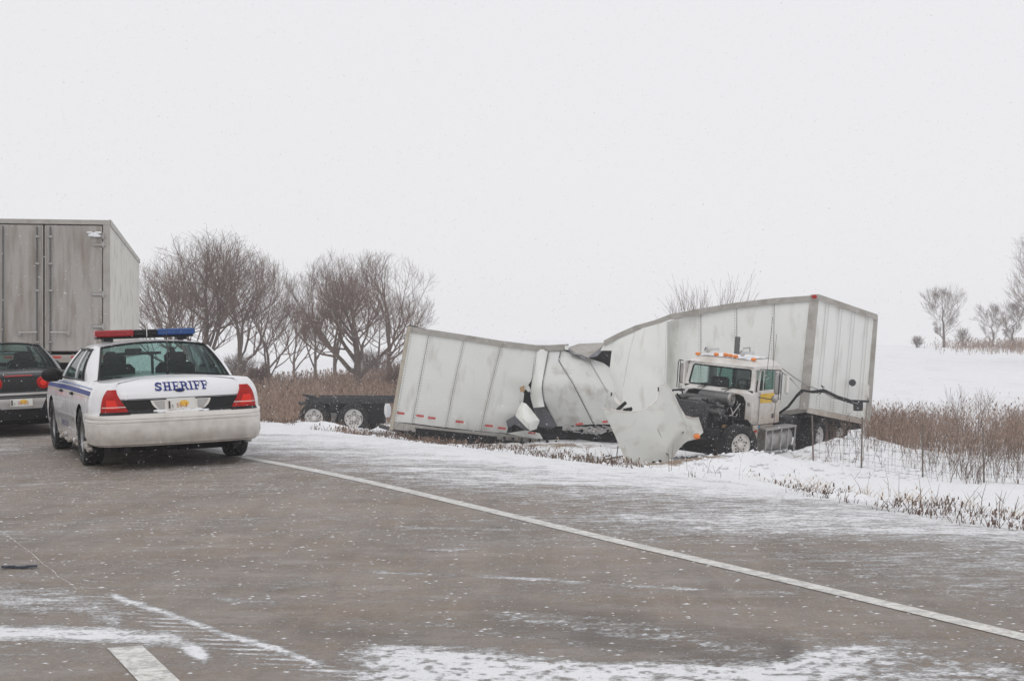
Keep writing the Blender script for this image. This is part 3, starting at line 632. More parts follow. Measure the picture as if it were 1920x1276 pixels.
def sheriff_letters():
    """slab serif capitals S H E R I F F laid out from x 0..1, height 0..1"""
    out_ = []
    def rect(x0, y0, x1, y1):
        n = max(1, int((y1-y0)*8)); out_.append(([(x, y0+(y1-y0)*i/n) for i in range(n+1) for x in (x0, x1)], [(2*i, 2*i+1, 2*i+3, 2*i+2) for i in range(n)]))
    def arc(cx, cy, rx, ry, a0, a1, w, n=10):
        vs = []
        for i in range(n+1):
            t = R(a0+(a1-a0)*i/n); vs += [(cx+rx*math.cos(t), cy+ry*math.sin(t)), (cx+(rx-w)*math.cos(t), cy+(ry-.2)*math.sin(t))]
        out_.append((vs, [(2*i, 2*i+1, 2*i+3, 2*i+2) for i in range(n)]))
    w = .03; s = .11; x = 0; e = .12
    # S
    arc(x+.065, .73, .06, .27, 20, 270, w); arc(x+.065, .27, .06, .27, 200, 450, w); rect(x+.108, .62, x+.125, .95); rect(x+.005, .05, x+.022, .38)
    x += .15
    rect(x+.02, 0, x+.05, 1); rect(x+.10, 0, x+.13, 1); rect(x+.05, .43, x+.10, .57)
    for a_ in (0, .08):
        rect(x+a_, 0, x+a_+.07, e); rect(x+a_, 1-e, x+a_+.07, 1)
    x += .165                                    # E
    rect(x+.02, 0, x+.05, 1); rect(x, 0, x+.125, e); rect(x, 1-e, x+.125, 1); rect(x+.05, .44, x+.09, .56); rect(x+.11, 0, x+.125, .32); rect(x+.11, .68, x+.125, 1); rect(x+.085, .34, x+.097, .66)
    x += .145                                    # R
    rect(x+.02, 0, x+.05, 1); rect(x, 0, x+.07, e); rect(x, 1-e, x+.09, 1); arc(x+.08, .73, .05, .27, -90, 90, w); rect(x+.05, .46, x+.09, .58)
    out_.append(([(x+.085, .5), (x+.11, .5), (x+.14, 0), (x+.105, 0)], [(0, 1, 2, 3)])); rect(x+.105, 0, x+.15, e)
    x += .16
    rect(x+.02, 0, x+.05, 1); rect(x, 0, x+.07, e); rect(x, 1-e, x+.07, 1)
    x += .085
    for _ in (0, 1):
        rect(x+.02, 0, x+.05, 1); rect(x, 0, x+.075, e); rect(x, 1-e, x+.125, 1); rect(x+.05, .44, x+.09, .56); rect(x+.11, .66, x+.125, 1); rect(x+.085, .34, x+.097, .66)
        x += .14
    return out_
def place_car(root, X, Y, yaw, dz=0):
    h = Vector((-math.sin(yaw), math.cos(yaw), 0)); r = Vector((math.cos(yaw), math.sin(yaw), 0))
    z = lambda x, y: float(gz(x, y, False))
    c = lambda a, b: Vector((X, Y, 0))+r*a+h*b
    pr, pl = c(.85, 1.3), c(-.85, 1.3); pf = c(0, 4.2); zr, zl, zf = z(pr.x, pr.y), z(pl.x, pl.y), z(pf.x, pf.y)
    rv = Vector((r.x*1.7, r.y*1.7, zr-zl)).normalized(); zm = (zr+zl)/2; hv = Vector((h.x*2.9, h.y*2.9, zf-zm)).normalized()
    up = rv.cross(hv).normalized(); hv = up.cross(rv)
    o = Vector((X, Y, zm))-hv*0; o.z = zm-hv.z/max(1e-6, math.hypot(hv.x, hv.y))*1.3+dz
    Mx = Matrix((rv, hv, up)).transposed().to_4x4(); Mx.translation = o; root.matrix_world = Mx

car = sedan('sheriff_car', True); place_car(car, -3.70, 18.1, R(22.3))
tag(car, 'white sheriff sedan with blue stripes and red and blue light bar stopped on the lane', 'police car')
car2 = sedan('parked_car', False); place_car(car2, -7.40, 24.2, R(25), -.02)
tag(car2, 'black snow dusted sedan with round red tail lights behind the sheriff car at left edge', 'car')

# ------------------------------------------------------------------ the standing box trailer on the left
def box_trailer():
    yaw = R(11); X, Y = -8.30, 33.0            # rear right corner
    h = Vector((-math.sin(yaw), math.cos(yaw), 0)); r = Vector((math.cos(yaw), math.sin(yaw), 0))
    Mx = Matrix((r, h, Vector((0, 0, 1)))).transposed().to_4x4(); Mx.translation = Vector((X, Y, 0))-r*1.3; 
    t = empty('box_trailer', mat=Mx)
    L, H0, H1 = 16.1, 1.12, 3.92
    MB().box((1.285, L/2, (H0+H1)/2), (.03, L-.2, H1-H0-.1)).build('side_wall', M['sidewhite'], t)
    MB().box((-1.285, L/2, (H0+H1)/2), (.03, L-.2, H1-H0-.1)).build('side_wall', M['sidewhite'], t)
    MB().box((0, L/2, H1-.03), (2.5, L-.2, .04)).build('roof', M['sidewhite'], t)
    MB().box((0, L-.05, (H0+H1)/2), (2.52, .05, H1-H0-.1)).build('front_wall', M['sidewhite'], t)
    MB().box((0, L/2, H0), (2.54, L-.2, .08)).build('floor', M['dark2'], t)
    rb = MB()
    for k in range(66): rb.box((1.306, .25+k*.24, (H0+H1)/2), (.014, .03 if k % 2 else .05, H1-H0-.25))
    tag(rb.build('side_ribs', M['sidewhite'], t), kind='stuff')
    for z in (H0-.03, H1-.04): MB().box((1.31, L/2, z), (.045, L, .12)).build('side_rail', M['rail'], t, bevel=.006)
    MB().box((1.24, 0, (H0+H1)/2), (.14, .09, H1-H0)).build('corner_post', M['rail'], t, bevel=.01)
    MB().box((-1.24, 0, (H0+H1)/2), (.14, .09, H1-H0)).build('corner_post', M['rail'], t, bevel=.01)
    MB().box((0, 0, H1-.04), (2.62, .1, .1)).build('roof_header', M['rail'], t, bevel=.01)
    MB().box((0, 0, H0-.04), (2.62, .12, .16)).build('rear_sill', M['rail'], t, bevel=.01)
    for s in (-1, 1):
        d = MB().rbox((s*.585, -.02, (H0+H1)/2), (1.14, .05, H1-H0-.22), .012).build('door', M['silver'], t, True)
        MB().box((s*.026, -.05, (H0+H1)/2), (.02, .012, H1-H0-.24)).build('door_seal', M['rail'], d)
        for x in (.13, .80) if s < 0 else (.13,):
            rod = MB().tube([(s*x, -.085, H0+.06), (s*x, -.085, H1-.14)], .017, 8).build('lock_rod', M['greymetal'], d, True)
        b = MB()
        for x in (.13,):
            for z in (H0+.3, H0+1.35, H0+1.9, H1-.35): b.rbox((s*x, -.08, z), (.085, .06, .05), .01)
            b.tube([(s*x, -.11, H0+.5), (s*(x+.35), -.11, H0+.49)], .016, 6)
            b.rbox((s*(x+.35), -.1, H0+.49), (.07, .04, .12), .01)
        b.build('rod_guides', M['alu'], d, True)
        for z in (H0+.62, H0+1.28, H0+2.3, H1-.32):
            MB().rbox((s*1.09, -.062, z), (.27, .035, .065), .01).tube([(s*1.17, -.07, z-.06), (s*1.17, -.07, z+.06)], .022, 6).build('hinge', M['alu'], d, True)
    sn_ = MB()
    for k in range(12): sn_.ball((1.0+random.uniform(-.1, .1), -.1, H1-.30+random.uniform(-.03, .05)), random.uniform(.03, .06), 6, (1.6, .6, .6))
    sn_.build('snow_on_hinge', M['snowobj'], t, True)
    MB().box((0, -.03, .55), (2.3, .1, .12)).box((-.7, .05, .85), (.08, .08, .6)).box((.7, .05, .85), (.08, .08, .6)).build('underride_guard', M['rail'], t)
    for k in range(6): MB().box((-1.1+k*.44, -.062, H0-.01), (.25, .004, .05)).build('reflective_tape', M['redtape'], t)
    for y in (1.4, 2.7):
        for s in (-1, 1): wheel_parts(t, (s*1.02, y, .5), .5, .5, s, M['rimwhite'], .3, True)
        MB().tube([(-1, y, .5), (1, y, .5)], .06, 8).build('axle', M['dark'], t)
    MB().box((0, 2, .85), (1.0, 3, .3)).build('bogie_frame', M['dark'], t)
    for s in (-1, 1):
        MB().box((s*.8, L-3, .55), (.12, .12, 1.0)).build('landing_leg', M['dark2'], t)
    return tag(t, 'tall frost covered box trailer with closed grey double doors at the left edge', 'trailer')
bt_ = box_trailer(); bt_.location.z = G(-9, 33.5)-.02

# ------------------------------------------------------------------ wrecked trailer
def resample(pts, n):
    pts = [Vector(p) for p in pts]; L = [0]
    for a, b in zip(pts, pts[1:]): L.append(L[-1]+(b-a).length)
    o = []
    for i in range(n+1):
        s = L[-1]*i/n
        for k in range(len(L)-1):
            if s <= L[k+1]+1e-9: u = (s-L[k])/max(1e-9, L[k+1]-L[k]); o.append(pts[k].lerp(pts[k+1], u)); break
    return o
def sheet(name, left, right, m, parent, nu=10, nv=14, amp=.03, back=(0, .05, 0), seed=0, sag=0, freq=1.3):
    A = resample(left, nv); B = resample(right, nv); back = Vector(back); rows = []
    for i in range(nv+1):
        row = []
        for j in range(nu+1):
            u = j/nu; p = A[i].lerp(B[i], u); e = math.sin(PI*u)*math.sin(PI*min(1, max(0, i/nv)))**.5
            n_ = float(fbm(np.array([p.x*freq+seed]), np.array([p.z*freq+seed*3.1]), 31))-.5
            wv_ = math.sin(p.x*5.2+p.z*7.5+seed)*math.sin(p.x*1.7-p.z*2.3+seed*2)*amp*.35; row.append(p+back.normalized()*(-(n_*2*amp+wv_)*e-sag*math.sin(PI*u)))
        rows.append(row)
    n = nu+1; b2 = [[p+back for p in r] for r in rows]; mb = MB(); mb.grid(rows); mb.grid([r[::-1] for r in b2])
    rim = [rows[0][j] for j in range(n)]+[rows[i][-1] for i in range(1, nv+1)]+[rows[-1][j] for j in range(n-2, -1, -1)]+[rows[i][0] for i in range(nv-1, 0, -1)]
    rim2 = [p+back for p in rim]; mb.rings([rim, rim2])
    return mb.build(name, m, parent, True)
def PL(l): return [P(*p) for p in l]
def wreck():
    t = empty('wrecked_trailer', tuple(P(1000, 830, 46)))
    t.location = (0, 46, -1.3); inv = Vector((0, -46, 1.3))
    off = t.location.copy()
    made = []
    def S_(*a, **k): o = sheet(*a, **k); made.append(o); return o
    # seam polylines of the left half (top -> bottom)
    e0 = PL([(768, 616, 44), (752, 710, 44), (737, 790, 44)])
    s1 = PL([(805, 623, 44.4), (790, 700, 44.4), (773, 793, 44.4)]); s2 = PL([(871, 635, 45.1), (853, 713, 45.05), (836, 801, 45.1)])
    s3 = PL([(940, 646, 45.8), (921, 720, 45.75), (901, 808, 45.8)]); s4 = PL([(1004, 654, 46.5), (999, 705, 46.45), (994, 738, 46.4)])
    s5 = PL([(1029, 655, 46.7), (1016, 722, 46.1), (1019, 750, 46.2), (1044, 799, 46.5)])
    s6 = PL([(1052, 655, 46.9), (1047, 676, 46.5), (1074, 718, 45.8), (1113, 795, 45.9)])
    s7 = PL([(1080, 664, 46.9), (1107, 678, 46.5), (1139, 733, 45.9), (1163, 795, 46.1)])
    S_('side_panel', e0, s1, M['panel'], t, seed=1, amp=.02); S_('side_panel', s1, s2, M['panel'], t, seed=2, amp=.03)
    S_('side_panel', s2, s3, M['panel'], t, seed=3, amp=.04)
    # panel 4 has its lower right corner ripped away
    s3b = PL([(940, 646, 45.8), (921, 720, 45.75), (911, 762, 45.8)])
    p4t = S_('side_panel', s3, PL([(1004, 654, 46.5), (997, 712, 46.45), (981, 735, 46.4), (975, 760, 46.3), (968, 775, 46.2), (955, 790, 46.2), (950, 812, 46.2)]), M['panel'], t, seed=4, amp=.04, nu=14, nv=20)
    S_('crumpled_panel', s4+PL([(996, 750, 46.4), (1000, 764, 46.3)]), PL([(1029, 655, 46.7), (1016, 722, 46.1), (1018, 748, 46.2), (1021, 762, 46.2)]), M['panel'], t, seed=5, amp=.04, sag=.06)
    S_('crumpled_panel', s5, s6, M['panel2'], t, seed=6, amp=.05, sag=-.02)
    S_('crumpled_panel', s6, s7, M['panel2'], t, seed=7, amp=.06, nu=14)
    # crushed tongue of side sheet reaching right, behind the hood
    S_('crumpled_panel', PL([(1082, 664, 46.8), (1107, 678, 46.45), (1139, 733, 45.85), (1163, 795, 46.05)]),
       PL([(1131, 680, 46.6), (1145, 690, 46.4), (1168, 717, 45.9), (1178, 760, 45.7), (1182, 795, 46)]), M['panel2'], t, seed=8, amp=.05, nu=12)
    S_('crumpled_panel', PL([(1168, 720, 45.85), (1178, 760, 45.65), (1182, 796, 45.9)]), PL([(1190, 726, 45.9), (1207, 749, 45.8), (1220, 756, 45.8), (1216, 790, 46)]), M['panel2'], t, seed=9, amp=.04)
    # right half
    r0 = PL([(1133, 645, 46.3), (1128, 668, 46.3), (1140, 690, 46.3)])
    S_('side_panel', PL([(1150, 636, 46.1), (1147, 658, 46.1), (1143, 692, 46.1), (1148, 720, 46.1)]), PL([(1191, 619, 45.6), (1180, 660, 45.5), (1169, 724, 45.4), (1166, 760, 45.4)]), M['panel'], t, seed=10, amp=.02)
    MB().poly(PL([(1133, 643, 46.25), (1151, 635, 46.1), (1149, 657, 46.1), (1126, 657, 46.3)]), (.03, .05, 0)).build('torn_corner', M['panel'], t)
    S_('side_panel', PL([(1191, 619, 45.6), (1180, 660, 45.5), (1169, 724, 45.4), (1166, 765, 45.4)]), PL([(1251, 602, 44.5), (1251, 660, 44.35), (1249, 725, 44.4), (1246, 792, 44.5)]), M['panel'], t, seed=11, amp=.05, nu=16, nv=20, sag=.04)
    S_('side_panel', PL([(1247, 603, 45.0), (1247, 660, 45.05), (1243, 790, 45.0)]), PL([(1314, 588, 44.2), (1314, 660, 44.1), (1314, 792, 44.0)]), M['panel'], t, seed=12, amp=.02, sag=-.05)
    q1 = [(1314, 588, 44.2), (1314, 660, 44.1), (1312, 789, 44.1)]; q2 = [(1381, 574, 43.25), (1381, 660, 43.2), (1378, 782, 43.2)]
    q3 = [(1451.5, 567, 42.4), (1450, 660, 42.35), (1445, 775, 42.4)]; q4 = [(1518, 563, 41.45), (1508, 660, 41.45), (1500, 765, 41.5)]
    S_('side_panel', PL(q1), PL(q2), M['panel'], t, seed=13, amp=.02); S_('side_panel', PL(q2), PL(q3), M['panel'], t, seed=14, amp=.02)
    S_('side_panel', PL(q3), PL(q4), M['panel'], t, seed=15, amp=.07, nu=16, freq=1.0)
    # nose wall: four sheets
    TL, TR, BL, BR = P(1534, 564, 41.35), P(1641, 600, 43.05), P(1514, 764, 41.4), P(1626, 786, 43.1)
    for k in range(4):
        u0, u1 = k/4, (k+1)/4; sd = Vector((-.03, .04, 0)) if k % 2 == 0 else Vector((-.036, .046, 0))
        S_('nose_panel', [TL.lerp(TR, u0)+sd*(k % 2)*.1, BL.lerp(BR, u0)], [TL.lerp(TR, u1), BL.lerp(BR, u1)], M['panel'], t, seed=20+k, amp=.012, nu=8, back=(-.03, .04, 0))
    # posts and rails
    def bar(name, pts, w, h, m, thick=(0, .08, 0)):
        pts = [Vector(p) for p in pts]; rows = []
        top = [p+Vector((0, 0, h/2)) for p in pts]; bot = [p-Vector((0, 0, h/2)) for p in pts]; th = Vector(thick)
        mb = MB(); mb.rings([[a, b, b+th, a+th] for a, b in zip(top, bot)], True, True); return mb.build(name, m, t)
    fw = Vector((0, -.05, 0))
    bar('roof_rail', [p+fw for p in PL([(766, 617, 44), (871, 633, 45.1), (940, 644, 45.8), (1004, 652, 46.5), (1030, 652, 46.7), (1066, 650, 46.95)])], 0, .17, M['rail'])
    bar('roof_rail', [p+fw for p in PL([(1132, 643, 46.25), (1159, 629, 46), (1191, 615, 45.6), (1227, 605, 45), (1256, 594, 44.6), (1314, 583, 44.1), (1381, 572, 43.2), (1451, 564, 42.35), (1524, 559, 41.35)])], 0, .15, M['rail'])
    bar('floor_rail', [p+fw for p in PL([(735, 797, 43.95), (836, 810, 45), (940, 819, 45.8), (1020, 830, 46.5)])], 0, .20, M['rail'])
    bar('floor_rail', [p+fw for p in PL([(1250, 793, 44.6), (1378, 785, 43.2), (1445, 777, 42.35), (1512, 768, 41.4)])], 0, .12, M['rail'])
    bar('nose_header', [P(1520, 558, 41.3)+fw, P(1534, 557, 41.3)+fw, P(1645, 595, 43.05)+fw], 0, .16, M['rail'])
    bar('nose_sill', [P(1512, 768, 41.35)+fw, P(1545, 775, 41.8)+fw, P(1628, 792, 43.1)+fw], 0, .14, M['truckwhite'])
    def post(name, a, b, w, m, dp=.1):
        a, b = Vector(a), Vector(b); wv = Vector((w/2, 0, 0)); th = Vector((0, dp, 0))
        MB().rings([[a-wv, a+wv, a+wv+th, a-wv+th], [b-wv, b+wv, b+wv+th, b-wv+th]], True, True).build(name, m, t, bevel=.012)
    post('nose_corner_post', P(1527, 560, 41.28), P(1507, 768, 41.28), .24, M['rail'], .05)
    post('nose_corner_post', P(1642, 595, 43.0), P(1628, 790, 43.0), .13, M['rail'])
    post('rear_corner_post', P(767, 611, 43.9), P(733, 806, 43.9), .10, M['railbrown'])
    MB().poly([P(762, 612, 43.95), P(768, 608, 43.95), P(800, 618, 44.3), P(765, 618, 43.95)], (0, .06, 0)).build('rear_header', M['dark2'], t)
    # far side walls, roof, floor: the box has its depth
    bl = Vector((.05, 2.3, 0)); br = (TR-TL)*.97
    ltop = PL([(768, 614, 44), (1004, 650, 46.5), (1066, 650, 46.95)]); lbot = PL([(737, 797, 44), (1020, 828, 46.5), (1060, 828, 46.8)])
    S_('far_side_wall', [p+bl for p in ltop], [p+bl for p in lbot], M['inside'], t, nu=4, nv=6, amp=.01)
    S_('roof_sheet', ltop, [p+bl*.98+Vector((0, 0, .0)) for p in ltop], M['panel'], t, nu=6, nv=8, amp=.0, back=(0, 0, -.03))
    S_('floor_deck', lbot, [p+bl for p in lbot], M['dark'], t, nu=4, nv=6, amp=.01, back=(0, 0, -.12))
    rtop = PL([(1256, 594, 44.9), (1381, 573, 43.3), (1524, 560, 41.5)]); rbot = PL([(1252, 790, 44.9), (1378, 784, 43.3), (1512, 768, 41.5)])
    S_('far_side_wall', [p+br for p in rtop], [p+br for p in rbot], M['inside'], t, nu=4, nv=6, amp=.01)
    S_('roof_sheet', rtop, [p+br for p in rtop], M['panel'], t, nu=6, nv=8, amp=0, back=(0, 0, -.03))
    S_('floor_deck', rbot, [p+br for p in rbot], M['dark'], t, nu=4, nv=6, amp=.01, back=(0, 0, -.12))
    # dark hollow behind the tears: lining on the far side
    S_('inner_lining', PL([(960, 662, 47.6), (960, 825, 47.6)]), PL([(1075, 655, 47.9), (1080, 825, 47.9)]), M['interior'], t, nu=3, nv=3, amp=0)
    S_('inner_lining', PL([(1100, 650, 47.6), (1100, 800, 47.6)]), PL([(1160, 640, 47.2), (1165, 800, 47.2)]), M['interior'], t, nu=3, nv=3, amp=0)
    # buckled roof piece at the break
    MB().poly(PL([(1067, 650, 46.9), (1085, 644, 47.3), (1133, 642, 47.0), (1127, 651, 46.7), (1102, 671, 46.3), (1088, 665, 46.5), (1073, 663, 46.7)]), (.02, .04, -.02)).build('buckled_roof', M['rail'], t)
    MB().poly(PL([(1100, 671, 46.2), (1127, 652, 46.45), (1134, 641, 46.6), (1131, 655, 46.4), (1118, 668, 46.2)]), (.02, .05, 0)).build('bent_roof_bow', M['inside'], t)
    MB().tube(PL([(1066, 653, 46.85), (1075, 664, 46.6), (1090, 666, 46.5), (1100, 671, 46.3)]), .03, 5).build('torn_edge', M['inside'], t)
    MB().poly(PL([(1066, 648, 46.8), (1059, 648, 46.8), (1059, 655, 46.8), (1066, 656, 46.8)]), (0, .05, 0)).build('rail_end', M['panel'], t)
    MB().poly(PL([(1155, 705, 45.9), (1163, 704, 45.8), (1168, 712, 45.8), (1166, 716, 45.8)]), (0, .05, 0)).build('torn_bracket', M['inside'], t)
    # flaps of torn sheet around the hole
    S_('torn_flap', PL([(978, 753, 45.9), (972, 766, 45.7), (966, 779, 45.6)]), PL([(986, 756, 45.7), (990, 792, 45.3), (992, 806, 45.4)]), M['panel'], t, seed=33, amp=.03, nu=8, nv=8, sag=.08)
    S_('torn_flap', PL([(986, 756, 45.7), (990, 792, 45.3), (993, 807, 45.4)]), PL([(996, 767, 45.8), (1012, 788, 45.6), (1006, 804, 45.6)]), M['panel'], t, seed=34, amp=.03, nu=8, nv=8, sag=.05)
    MB().poly(PL([(949, 788, 46.1), (966, 779, 45.8), (984, 790, 45.8), (988, 806, 45.8), (978, 803, 45.9), (965, 795, 45.9), (952, 802, 46.1)]), (0, .04, 0)).build('torn_edge', M['inside'], t)
    MB().poly(PL([(973, 745, 46.0), (977, 733, 45.9), (983, 737, 45.9), (980, 760, 46.0), (973, 754, 46.0)]), (0, .03, 0)).build('torn_flap', M['panel2'], t)
    MB().poly(PL([(974, 726, 45.9), (983, 722, 45.9), (984, 733, 45.9), (976, 735, 45.9)]), (0, .05, 0)).build('plywood_splinter', M['plywood'], t)
    MB().poly(PL([(983, 723, 45.85), (991, 722, 45.85), (996, 732, 45.9), (991, 735, 45.9), (985, 729, 45.9)]), (0, .03, 0)).build('torn_flap', M['panel2'], t)
    MB().poly(PL([(999, 764, 46.6), (1006, 759, 46.55), (1022, 762, 46.5), (1044, 798, 46.5), (1030, 806, 46.7), (1010, 800, 46.7)]), (0, .04, 0)).build('torn_inner_sheet', M['inside'], t)
    MB().poly(PL([(950, 812, 46.0), (1000, 822, 46.3), (1018, 822, 46.4), (1012, 812, 46.4), (985, 806, 46.2)]), (0, .04, 0)).build('torn_skirt', M['panel'], t)
    # crushed undercarriage
    u = MB()
    for (a, b, w) in (((1020, 803, 46.9), (1180, 800, 46.4), .22), ((1010, 818, 47), (1185, 822, 46.4), .25), ((850, 825, 45.6), (1030, 842, 46.6), .2), ((748, 812, 44.3), (980, 835, 46.2), .16), ((1240, 800, 44.9), (1500, 790, 42), .2)):
        u.tube([P(*a), P(*b)], w, 6)
    for k in range(26):
        x = 770+k*16; z = 44.4+(x-770)*.0075; yb = 806+(x-770)*.07; u.box(P(x, yb+6, z)+Vector((0, .5, 0)), (.07, 1.6, .18))
    u.build('crushed_chassis', M['dark'], t)
    u = MB().tube([P(758, 808, 44.4), P(752, 835, 44.3)], .05, 6).tube([P(765, 812, 44.8), P(755, 832, 44.5)], .05, 6).tube([P(712, 798, 44.6), P(765, 812, 44.2)], .06, 5); u.build('underride_guard', M['dark2'], t)
    u = MB(); 
    for k in range(60):
        x = random.uniform(1060, 1180); u.box(P(x, 805+random.uniform(-6, 6), 46.0+random.uniform(-.2, .3)), (random.uniform(.05, .3), .05, random.uniform(.02, .08)), Matrix.Rotation(random.uniform(-.6, .6), 3, 'Y'))
    u.build('bent_floor_crossmembers', M['alu'], t)
    # rivet rows: small studs along each seam
    rv = MB()
    def rivets(line, dx, n=34, y=-.035, r=.014):
        for p in resample(line, n):
            p = p+Vector((dx, y, 0)); rv.add([p+Vector((r, 0, 0)), p+Vector((0, 0, r)), p+Vector((-r, 0, 0)), p+Vector((0, 0, -r)), p+Vector((0, -.014, 0))], [(0, 1, 4), (1, 2, 4), (2, 3, 4), (3, 0, 4)])
    for ln in (s1, s2, s3): rivets(ln, -.05), rivets(ln, .05)
    for ln in (s4, s5, s6, s7): rivets(ln, .03)
    rivets(e0, .08)
    for ln in (PL(q1), PL(q2), PL(q3)): rivets(ln, -.055, 38), rivets(ln, .055, 38)
    rivets(PL([(1249, 604, 44.35), (1248, 660, 44.2), (1246, 730, 44.3)]), 0, 30); rivets(PL([(1191, 619, 45.5), (1180, 660, 45.35), (1169, 722, 45.3)]), 0, 24)
    for u_ in (.13, .18, .36, .41, .58, .63, .82, .87): rivets([TL.lerp(TR, u_), BL.lerp(BR, u_)], 0, 40)
    rivets([BL.lerp(BR, .02), BL.lerp(BR, .99)], 0, 40)
    tag(rv.build('rivets', M['rivet'], t), kind='stuff')
    # raised seam battens
    for ln in (s1, s2, s3, PL(q1), PL(q2), PL(q3)):
        l2 = resample(ln, 10); MB().rings([[p+Vector((-.008, -.02, 0)), p+Vector((.008, -.02, 0)), p+Vector((.008, .03, 0)), p+Vector((-.008, .03, 0))] for p in l2], True, True).build('seam_batten', M['rail'], t)
    for ln in (s5, s6, s7[1:]):
        MB().tube([p+Vector((0, -.02, 0)) for p in resample(ln, 12)], .014, 4).build('seam_crease', M['rivet'], t)
    # red reflective tape
    for (x, y, z, w) in ((752, 774, 44.1, 14), (788, 779, 44.5, 14), (810, 783, 44.75, 14), (862, 790, 45.3, 15), (917, 797.5, 45.85, 15), (941, 802, 46, 15), (997, 811, 46.1, 14), (1086, 794, 45.8, 14), (1134, 790, 45.8, 10), (1464, 751, 42.2, 16)):
        c = P(x, y, z); hw = w/2/F*z; MB().box(c+Vector((0, -.075, 0)), (hw*2, .012, .06), Matrix.Rotation(R(6 if x < 1000 else -4), 3, 'Y')).build('reflective_tape', M['redtape'], t)
    # nose fittings
    MB().lathe([(0, .095), (-.04, .085), (-.05, .05), (-.05, 0)], P(1598, 717, 42.35)+Vector((.0, -.02, 0)), 'y', 16).build('round_vent', M['dark2'], t, True)
    MB().rbox(P(1609, 760, 42.3), (.24, .14, .28), .02).build('hose_socket_box', M['dark2'], t, True)
    MB().box(P(1625, 733, 42.75)+Vector((0, -.03, 0)), (.12, .02, .34)).build('document_holder', M['truckwhite'], t)
    MB().ball(P(1527, 556, 41.2), .07, 8, (1, .6, .8)).build('marker_lamp', M['redlens'], t, True)
    MB().box(P(1588, 576, 42.1), (.15, .05, .07)).build('marker_lamp', M['railbrown'], t)
    MB().poly(PL([(1458, 738, 42.2), (1461, 735, 42.2), (1459, 746, 42.2), (1455, 750, 42.2)]), (0, .01, 0)).build('unit_number_mark', M['ink'], t)
    # keep children in place although the group stands at the wreck
    for o in [k for k in D.objects if k.parent == t]:
        o.data.transform(Matrix.Translation(-t.location))
    return tag(t, 'white semi trailer broken and folded in the middle, lying in the snowy ditch', 'wrecked trailer')
wreck()

def bogie():
    X, Y = (641-960)/F*50, 50.0; Mx = Matrix.Rotation(R(-96), 4, 'Z'); Mx.translation = Vector((X, Y, -1.33))
    t = empty('trailer_bogie', mat=Mx)                 # local +y runs along the frame, x across
    for y in (-.62, .62):
        for s in (-1, 1): wheel_parts(t, (s*1.0, y, .47), .47, .5, s, M['rimwhite'], .30, True)
        MB().tube([(-1, y, .47), (1, y, .47)], .07, 8).build('axle', M['dark'], t)
    for s in (-1, 1): MB().rbox((s*.95, .33, 1.0), (.12, 2.5, .22), .02).build('frame_rail', M['dark2'], t)
    m = MB()
    for y in (-.85, -.4, .3, 1.0, 1.5): m.box((0, y, .98), (1.8, .1, .16))
    m.box((0, .4, .8), (1.9, 1.9, .3)); m.build('cross_members', M['dark'], t)
    m = MB()
    for y in (-.62, .0, .62): m.rbox((1.08, y, .78), (.1, .35, .28), .03)
    m.build('spring_hangers', M['dark'], t, True)['kind'] = 'stuff'; MB().box((1.0, 1.2, .62), (.3, .7, .6)).build('air_tank_box', M['dark'], t)
    MB().ball((1.1, 1.65, .72), .17, 8, (.8, .7, 1.5)).build('snow_lump', M['snowobj'], t, True)
    MB().box((1.06, -.95, .92), (.2, .3, .1)).tube([(1.0, -.6, 1.12), (1.0, -1.0, 1.18)], .04, 5).build('tail_bracket', M['dark2'], t)
    for y, in ((-.62,), (.62,)):
        g = MB(); 
        for k in range(14): g.ball((1.2+random.uniform(-.05, .1), y+random.uniform(-.45, .45), .05+random.uniform(0, .12)), random.uniform(.06, .12), 7, (1, 1.6, .7))
        g.build('packed_snow', M['snowobj'], t, True)
    return tag(t, 'dark twin axle trailer bogie with white rims torn off behind the wreck', 'bogie')
bogie()

